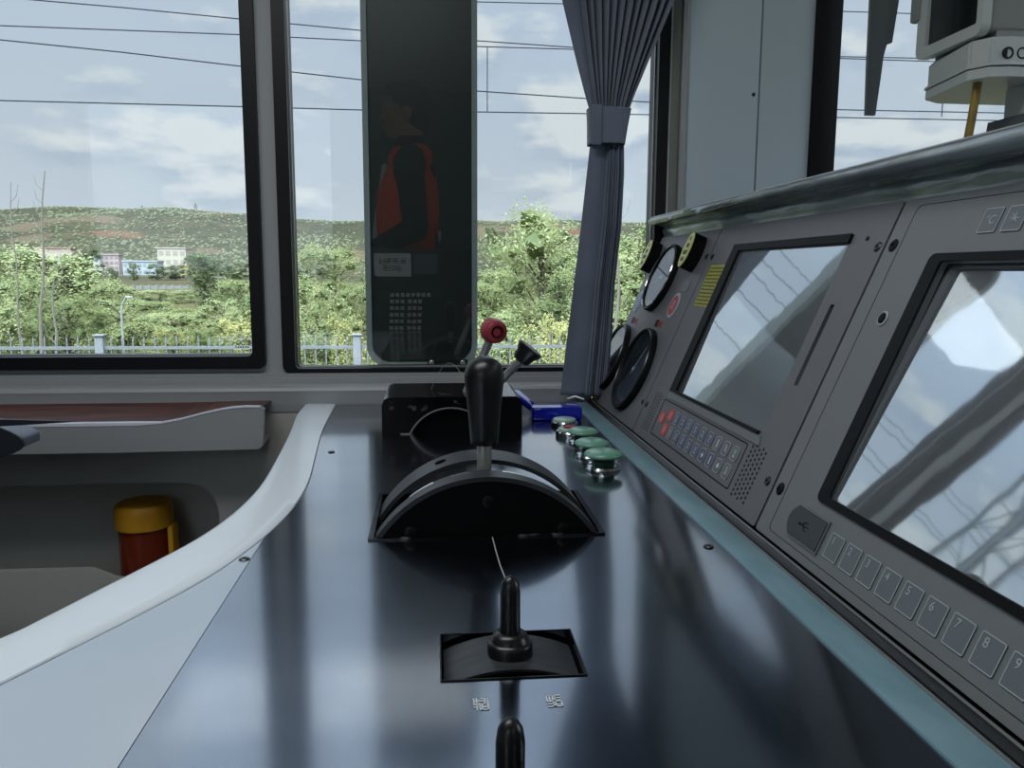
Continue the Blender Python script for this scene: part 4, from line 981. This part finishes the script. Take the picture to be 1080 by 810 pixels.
# trees
def leafy(seed, shape, nl, ls, lm, h=1.0):
    """unit tree: height 1, returns (trunk mesh, crown mesh)"""
    rnd = random.Random(seed)
    tb_ = BM(); tube(tb_, [(0, 0, -.02), (.01, .0, .3), (-.01, .01, .6), (0, 0, .88)], [.022, .018, .012, .004], 7)
    blobs = []
    nb = 38
    for i in range(nb):
        z = rnd.uniform(.12, .95)
        if shape == 'round': rad = .33*math.sqrt(max(0, 1-((z-.52)/.50)**2))
        elif shape == 'column': rad = .13*(1-.5*abs(z-.5)*2)
        elif shape == 'shrub': rad = .55*math.sqrt(max(0.02, 1-((z-.3)/.72)**2))
        else: rad = .30*(1-z)**.6
        a = rnd.uniform(0, 2*PI); rr_ = rad*math.sqrt(rnd.random())*.9
        c = Vector((rr_*math.cos(a), rr_*math.sin(a), z)); s0 = rnd.uniform(.08, .15)*(.75 if shape == 'column' else 1)
        blobs.append((c, s0)); tube(tb_, [(0, 0, max(.08, z-.2)), c*.7+Vector((0, 0, z*.28)), c], [.007, .004, .002], 5)
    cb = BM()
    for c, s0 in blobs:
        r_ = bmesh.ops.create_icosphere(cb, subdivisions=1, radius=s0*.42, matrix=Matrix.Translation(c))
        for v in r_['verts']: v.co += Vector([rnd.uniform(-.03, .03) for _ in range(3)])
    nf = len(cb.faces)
    per_ = int(nl*2.3)//nb
    for c, s0 in blobs:
        for k_ in range(per_):
            d = Vector((rnd.gauss(0, 1), rnd.gauss(0, 1), rnd.gauss(0, 1))).normalized()*s0*rnd.uniform(.25, 1.2)
            p_ = c + d; p_.z = max(p_.z, .01)
            u = Vector((rnd.gauss(0, 1), rnd.gauss(0, 1), rnd.gauss(0, .6))).normalized(); v = u.orthogonal().normalized()
            l_ = ls*rnd.uniform(.35, .75)
            cb.faces.new([cb.verts.new(q_) for q_ in (p_-u*l_, p_+v*l_*.42, p_+u*l_, p_-v*l_*.42)])
    cb.faces.ensure_lookup_table()
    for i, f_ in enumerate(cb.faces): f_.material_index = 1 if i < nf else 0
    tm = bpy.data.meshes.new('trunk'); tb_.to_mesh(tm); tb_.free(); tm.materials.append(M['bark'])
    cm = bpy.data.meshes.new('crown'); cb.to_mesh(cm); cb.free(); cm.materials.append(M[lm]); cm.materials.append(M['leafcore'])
    return tm, cm
TV = {'palebig': [leafy(31, 'shrub', 5200, .024, 'leafB')], 'round': [leafy(1, 'round', 3600, .022, 'leafA'), leafy(2, 'round', 3600, .024, 'leafA')],
      'pale': [leafy(3, 'round', 3600, .022, 'leafB'), leafy(4, 'shrub', 3400, .028, 'leafB')],
      'column': [leafy(5, 'column', 3200, .016, 'leafC')],
      'dark': [leafy(6, 'round', 3400, .022, 'leafC')],
      'yellow': [leafy(7, 'shrub', 3400, .030, 'leafD'), leafy(8, 'shrub', 3200, .030, 'leafD')],
      'shrub': [leafy(9, 'shrub', 3400, .030, 'leafA'), leafy(10, 'shrub', 3400, .028, 'leafB')]}
rt = random.Random(11)
def tree(px, toppx, Y, kind, label, group=None, width=None, name='leafy_tree', cat='tree'):
    t_, sl = bearing(px, toppx); X = t_*Y; zt = .22 + sl*Y; g = gh(X, Y); h = (zt-g)/.99
    wd = width*Y/FPX/.62 if width else h
    tm, cm = rt.choice(TV[kind])
    o = thing(name, label, cat, (X, Y, g), group); o.scale = (wd, wd, h); o.rotation_euler.z = rt.uniform(0, 6.28)
    for n_, me in (('trunk', tm), ('crown', cm)):
        c_ = bpy.data.objects.new(n_, me); COL.objects.link(c_); c_.parent = o
    return o
# individually told-apart trees
tree(215, 269, 44, 'column', 'tall dark columnar tree standing alone near the right end of the left window', width=66, name='columnar_tree')
tree(572, 226, 24, 'palebig', 'tall pale loose-crowned tree between the mirror panel and the curtain', width=110, name='poplar_tree')
tree(48, 262, 30, 'pale', 'tallest pale tree at the left edge, reaching toward the hill', width=90)
tree(352, 258, 34, 'pale', 'pale feathery tree seen just left of the mirror panel', width=70)
tree(675, 238, 30, 'round', 'green tree seen between the curtain and the window edge', width=90)
tree(612, 330, 15, 'yellow', 'low yellow-green bush behind the fence beside the curtain', width=60, name='leafy_bush', cat='bush')
tree(182, 346, 22, 'yellow', 'bright yellow-green bush just above the fence below the columnar tree', width=40, name='leafy_bush', cat='bush')
for px, tp, Y, kind, wd in ((-40, 262, 26, 'round', 90), (10, 266, 38, 'round', 80), (30, 288, 24, 'round', 60), (85, 276, 32, 'round', 80), (110, 296, 26, 'pale', 60), (-10, 300, 20, 'shrub', 60), (70, 305, 20, 'shrub', 60), (128, 318, 24, 'shrub', 50), (-70, 280, 22, 'pale', 80)):
    tree(px, tp, Y, kind, 'green tree massed behind the fence in the left part of the left window', 'trees behind the fence, far left', wd)
for px, tp, Y, kind, wd in ((160, 318, 40, 'round', 50), (140, 308, 60, 'round', 44), (168, 306, 66, 'pale', 40), (192, 306, 70, 'round', 36), (120, 300, 60, 'round', 40), (172, 330, 30, 'pale', 44), (132, 326, 30, 'round', 44), (150, 336, 24, 'shrub', 46), (192, 322, 34, 'shrub', 46), (236, 318, 30, 'shrub', 44), (205, 345, 22, 'shrub', 40), (250, 296, 36, 'round', 46), (262, 330, 22, 'yellow', 46), (238, 286, 70, 'dark', 40), (278, 300, 30, 'round', 50)):
    tree(px, tp, Y, kind, 'green tree or bush massed behind the fence in the right part of the left window', 'trees behind the fence, right of left window', wd)
for px, tp, Y, kind, wd in ((318, 290, 28, 'round', 50), (335, 306, 20, 'shrub', 56), (372, 300, 22, 'pale', 56), (400, 280, 36, 'round', 60), (326, 332, 16, 'shrub', 44), (366, 334, 16, 'yellow', 44)):
    tree(px, tp, Y, kind, 'green tree behind the fence between the window post and the mirror panel', 'trees left of the mirror panel', wd)
for px, tp, Y, kind, wd in ((512, 300, 24, 'round', 50), (530, 285, 30, 'round', 60), (545, 322, 17, 'shrub', 60), (512, 335, 15, 'shrub', 50), (590, 270, 22, 'round', 70), (626, 262, 26, 'pale', 80), (655, 290, 20, 'shrub', 80), (582, 335, 14.5, 'yellow', 50), (480, 300, 30, 'round', 70), (440, 290, 30, 'round', 80), (700, 270, 24, 'round', 80), (690, 330, 15, 'shrub', 60)):
    tree(px, tp, Y, kind, 'green tree behind the fence right of the mirror panel', 'trees right of the mirror panel', wd)
for px, tp, Y, wd in ((118, 282, 180, 12), (140, 277, 190, 13), (165, 278, 200, 22), (185, 279, 205, 22), (203, 268, 230, 18), (96, 262, 200, 22), (228, 272, 210, 30), (252, 277, 220, 30), (320, 275, 210, 26), (345, 270, 230, 26), (512, 290, 200, 24), (532, 276, 230, 26), (555, 250, 300, 18), (518, 239, 500, 16)):
    tree(px, tp, Y, 'dark', 'small dark green tree at the foot of the distant hill', 'distant trees at the hill foot', wd)
# rank grass strip behind the fence
rnd = random.Random(21); b = BM()
for i in range(16000):
    y = 10.5 + 16*rnd.random()**1.6; x = y*rnd.uniform(-.62, .36); h_ = rnd.uniform(.15, .55)*(1+.03*y); z = gh(x, y); l_ = rnd.uniform(-.15, .15)
    d_ = rnd.uniform(.012, .03)
    b.faces.new([b.verts.new(q_) for q_ in ((x-d_, y, z), (x+d_, y, z), (x+l_, y+rnd.uniform(-.1, .1), z+h_))])
tag(obj('tall_grass', b, mat('tall_grass_blades', (104, 110, 70), .8, c2=(86, 98, 56), vscale=.6, ior=1.2), recalc=False, smooth=False), 'rank yellow-green grass growing behind the fence', 'grass', kind='stuff')

# thin bare stems and poles
def stem(px, py0, py1, Y, r, label, name='bare_sapling', m_='pole', lean=0, cat='sapling'):
    t0, s0 = bearing(px, py0); t1, s1 = bearing(px+lean, py1); X = t0*Y; X1 = t1*Y
    g = gh(X1, Y); t = thing(name, label, cat, (X1, Y, g)); z1 = .22 + s0*Y
    b = BM(); n_ = 8
    tube(b, [(X1 + (X-X1)*(k_/n_) + .03*math.sin(k_*1.7), Y, g + (z1-g)*k_/n_) for k_ in range(n_+1)], [r*(1-.8*k_/n_) for k_ in range(n_+1)], 6); obj('stem', b, m_, t)
    b = BM(); rd = random.Random(int(px))
    for k_ in range(7):
        f_ = .55 + .06*k_; z = g + (z1-g)*f_; x = X1 + (X-X1)*f_; s_ = rd.choice((-1, 1))
        tube(b, [(x, Y, z), (x + s_*.12, Y, z+.12), (x + s_*.17, Y, z+.35)], [.008, .006, .003], 5)
    obj('twigs', b, m_, t)
stem(46, 180, 360, 18, .045, 'tallest thin bare sapling rising above the hill near the left edge', lean=-7)
stem(10, 192, 340, 18, .03, 'thin bare sapling at the far left edge of the window', lean=10)
stem(56, 290, 372, 14, .04, 'short thick bare stem standing right of the tall sapling', lean=0)
stem(655, 210, 385, 14, .05, 'pale curved sapling seen in the gap between curtain and window edge', lean=-8)
def pole(px, py0, Y, r, label, name, m_, cat):
    t0, s0 = bearing(px, py0); X = t0*Y; g = gh(X, Y); b = BM(); tube(b, [(X, Y, g), (X, Y, .22+s0*Y)], [r, r*.7], 8); bx(b, (X-.5, Y-.05, .22+s0*Y-.4), (X+.5, Y+.05, .22+s0*Y-.3))
    tag(obj(name, b, m_), label, cat)
pole(230, 287, 60, .09, 'pale utility pole standing right of the dark columnar tree', 'utility_pole', 'pole', 'pole')
# street lamp
t0, s0 = bearing(127, 314); Y = 17.5; X = t0*Y; g = gh(X, Y); zt = .22+s0*Y
t = thing('street_lamp', 'white street lamp among the trees above the fence', 'lamp', (X, Y, g))
b = BM(); tube(b, [(X, Y, g), (X, Y, zt-.35), (X+.03, Y, zt-.12), (X+.12, Y, zt)], .022, 8); obj('lamp_pole', b, 'lamp', t)
b = BM(); box(b, (X+.17, Y, zt+.01), (.16, .09, .04), bev=.012); obj('lamp_head', b, 'lamp', t)

# buildings
def pale(c): return tuple(v*.76 for v in c)
def building(px0, px1, py0, py1, Y, label, wallc, roofc, nx, nz, name='building', winc=(120, 130, 140)):
    x0 = bearing(px0)[0]*Y; x1 = bearing(px1)[0]*Y; z1 = .22 + bearing(px0, py0)[1]*Y; z0 = min(.22 + bearing(px0, py1)[1]*Y, gh((x0+x1)/2, Y))-.3
    D = min(14, (x1-x0)*.6)
    t = thing(name, label, 'building', ((x0+x1)/2, Y+D/2, z0))
    b = BM(); bx(b, (x0, Y, z0), (x1, Y+D, z1)); obj('walls', b, mat(name+'_walls', pale(wallc), .8), t)
    b = BM(); bx(b, (x0-.3, Y-.3, z1), (x1+.3, Y+D+.3, z1+.5)); obj('roof', b, mat(name+'_roof', pale(roofc), .8), t)
    wm = mat(name+'_glass', pale(winc), .4); H = (z1-max(z0, gh((x0+x1)/2, Y)))
    for i in range(nx):
        for j in range(nz):
            cx = x0 + (x1-x0)*(i+.5)/nx; cz = z1 - H*(j+.55)/nz; hw = (x1-x0)/nx*.3; hh = H/nz*.24
            b = BM(); bx(b, (cx-hw, Y-.08, cz-hh), (cx+hw, Y+.02, cz+hh)); obj('window', b, wm, t)
building(38, 76, 262, 268, 340, 'long pinkish building on the hill foot at far left', (216, 200, 186), (206, 160, 146), 6, 1)
building(94, 106, 271, 292, 300, 'narrow white building left of the pink-banded block', (226, 226, 222), (210, 212, 212), 2, 3)
building(106, 126, 269, 291, 305, 'white block with pink bands behind the trees', (214, 196, 190), (200, 176, 170), 4, 4, winc=(172, 150, 148))
building(130, 166, 276, 291, 295, 'long low white and blue glazed building left of the cream block', (214, 222, 226), (196, 208, 214), 7, 2, winc=(164, 186, 200))
building(167, 197, 262, 283, 360, 'cream block building in front of the red earth scar', (230, 220, 198), (222, 212, 192), 4, 3, winc=(196, 188, 172))
building(190, 208, 281, 289, 300, 'small yellow-roofed shed below the cream block', (222, 202, 128), (218, 190, 98), 3, 1)
building(246, 262, 281, 287, 300, 'small pale yellow shed right of the columnar tree', (222, 206, 152), (214, 196, 132), 3, 1)
building(312, 326, 276, 286, 300, 'pale building just right of the window post', (216, 214, 206), (200, 198, 192), 3, 2)
for px0, px1, py, Y, lab in ((120, 192, 292, 260, 'tan boundary wall in front of the distant buildings'), (140, 206, 309, 120, 'pale concrete road parapet seen above the trees')):
    x0 = bearing(px0)[0]*Y; x1 = bearing(px1)[0]*Y; z = .22+bearing(px0, py)[1]*Y; g = gh((x0+x1)/2, Y)
    b = BM(); bx(b, (x0, Y, g-.3), (x1, Y+.5, max(z, g+.5))); 
    for k_ in range(9): bx(b, (x0+(x1-x0)*k_/8-.15, Y-.15, g-.3), (x0+(x1-x0)*k_/8+.15, Y+.6, max(z, g+.5)+.12))
    tag(obj('boundary_wall', b, mat('wall_%d' % Y, (118, 112, 100) if Y > 200 else (126, 126, 122), .8)), lab, 'wall')
# hilltop pylons
for px, py, lab in ((206, 214, 'small pylon on the hill skyline in the left window'), (150, 221, 'tiny pylon on the skyline left of the skyline pylon')):
    t0, s0 = bearing(px, py); Y = 735; b = BM(); X = t0*Y; g = gh(X, Y)
    for s_ in (-1, 1): tube(b, [(X+s_*1.6, Y, g-1), (X, Y, max(.22+s0*Y, g+4))], .22, 4)
    for k_ in (.55, .75): bx(b, (X-2, Y-.1, g+(.22+s0*Y-g)*k_), (X+2, Y+.1, g+(.22+s0*Y-g)*k_+.3))
    tag(obj('pylon', b, 'mast'), lab, 'pylon')

# overhead wires: run along the track, X direction, Y = distance
def wire(Y, pts, label, r=.011):
    b = BM(); P_ = []
    for px, py in pts:
        t_, s_ = bearing(px, py); P_.append((t_*Y, Y, .22+s_*Y))
    tube(b, P_, r, 6); tag(obj('overhead_wire', b, 'wire'), label, 'wire')
WYD = 15
wire(WYD, [(-700, 92), (0, 106), (258, 112.5), (382, 116), (503, 118), (690, 121), (890, 124), (1200, 130), (2600, 160)], 'lowest overhead wire, level just above the clouds')
wire(WYD, [(-700, 12), (-300, 22), (0, 42), (128, 55), (255, 70), (380, 84), (503, 96), (620, 104), (760, 112), (900, 116), (1200, 122), (2600, 150)], 'sagging overhead wire slanting down to the right above the lowest one')
wire(WYD+1.6, [(-900, -6), (0, 27), (253, 36.5), (380, 43), (503, 49), (605, 52), (900, 62), (1200, 72), (2600, 120)], 'second overhead wire from the top, nearly straight')
wire(WYD+1.6, [(-900, -120), (-300, -30), (25, -1), (130, 8), (253, 20), (380, 32), (503, 43), (605, 50), (760, 57), (900, 60), (1200, 66), (2600, 110)], 'topmost overhead wire in the left window, slanting down to the right')
wire(WYD+3, [(-900, -90), (0, -16), (300, -6), (503, 2), (595, 4), (890, 12), (1200, 22), (2600, 80)], 'highest overhead wire in the second window')
for px, py0, py1, lab in ((514, 49, 118, 'thin vertical dropper between two overhead wires right of the mirror panel'), (995, 98, 123, 'short vertical dropper between overhead wires seen below the monitor')):
    b = BM(); t_, s_ = bearing(px, py0); t2, s2_ = bearing(px, py1); tube(b, [(t_*WYD, WYD, .22+s_*WYD), (t_*WYD, WYD, .22+s2_*WYD)], .010, 6); tag(obj('wire_dropper', b, 'wire'), lab, 'wire')

# lattice catenary mast beyond the left frame edge (seen mirrored in the larger screen)
t = thing('lattice_mast', 'steel lattice catenary mast seen mirrored in the larger display', 'mast', (-9.1, 12.3, GZ))
mx_, my_, hw = -9.1, 12.3, .34
for sx_ in (-1, 1):
    for sy_ in (-1, 1):
        b = BM(); bx(b, (mx_+sx_*hw-.04, my_+sy_*hw-.04, GZ), (mx_+sx_*hw+.04, my_+sy_*hw+.04, 8)); obj('mast_leg', b, 'mast', t)
b = BM(); z = GZ; k_ = 0
while z < 7.4:
    for sy_ in (-1, 1):
        a_, c_ = (-hw, hw) if k_ % 2 else (hw, -hw)
        tube(b, [(mx_+a_, my_+sy_*hw, z), (mx_+c_, my_+sy_*hw, z+.8)], .016, 4); tube(b, [(mx_-hw, my_+sy_*hw, z), (mx_+hw, my_+sy_*hw, z)], .014, 4)
        tube(b, [(mx_+sy_*hw, my_+a_, z), (mx_+sy_*hw, my_+c_, z+.8)], .016, 4)
    z += .8; k_ += 1
obj('mast_bracing', b, 'mast', t)
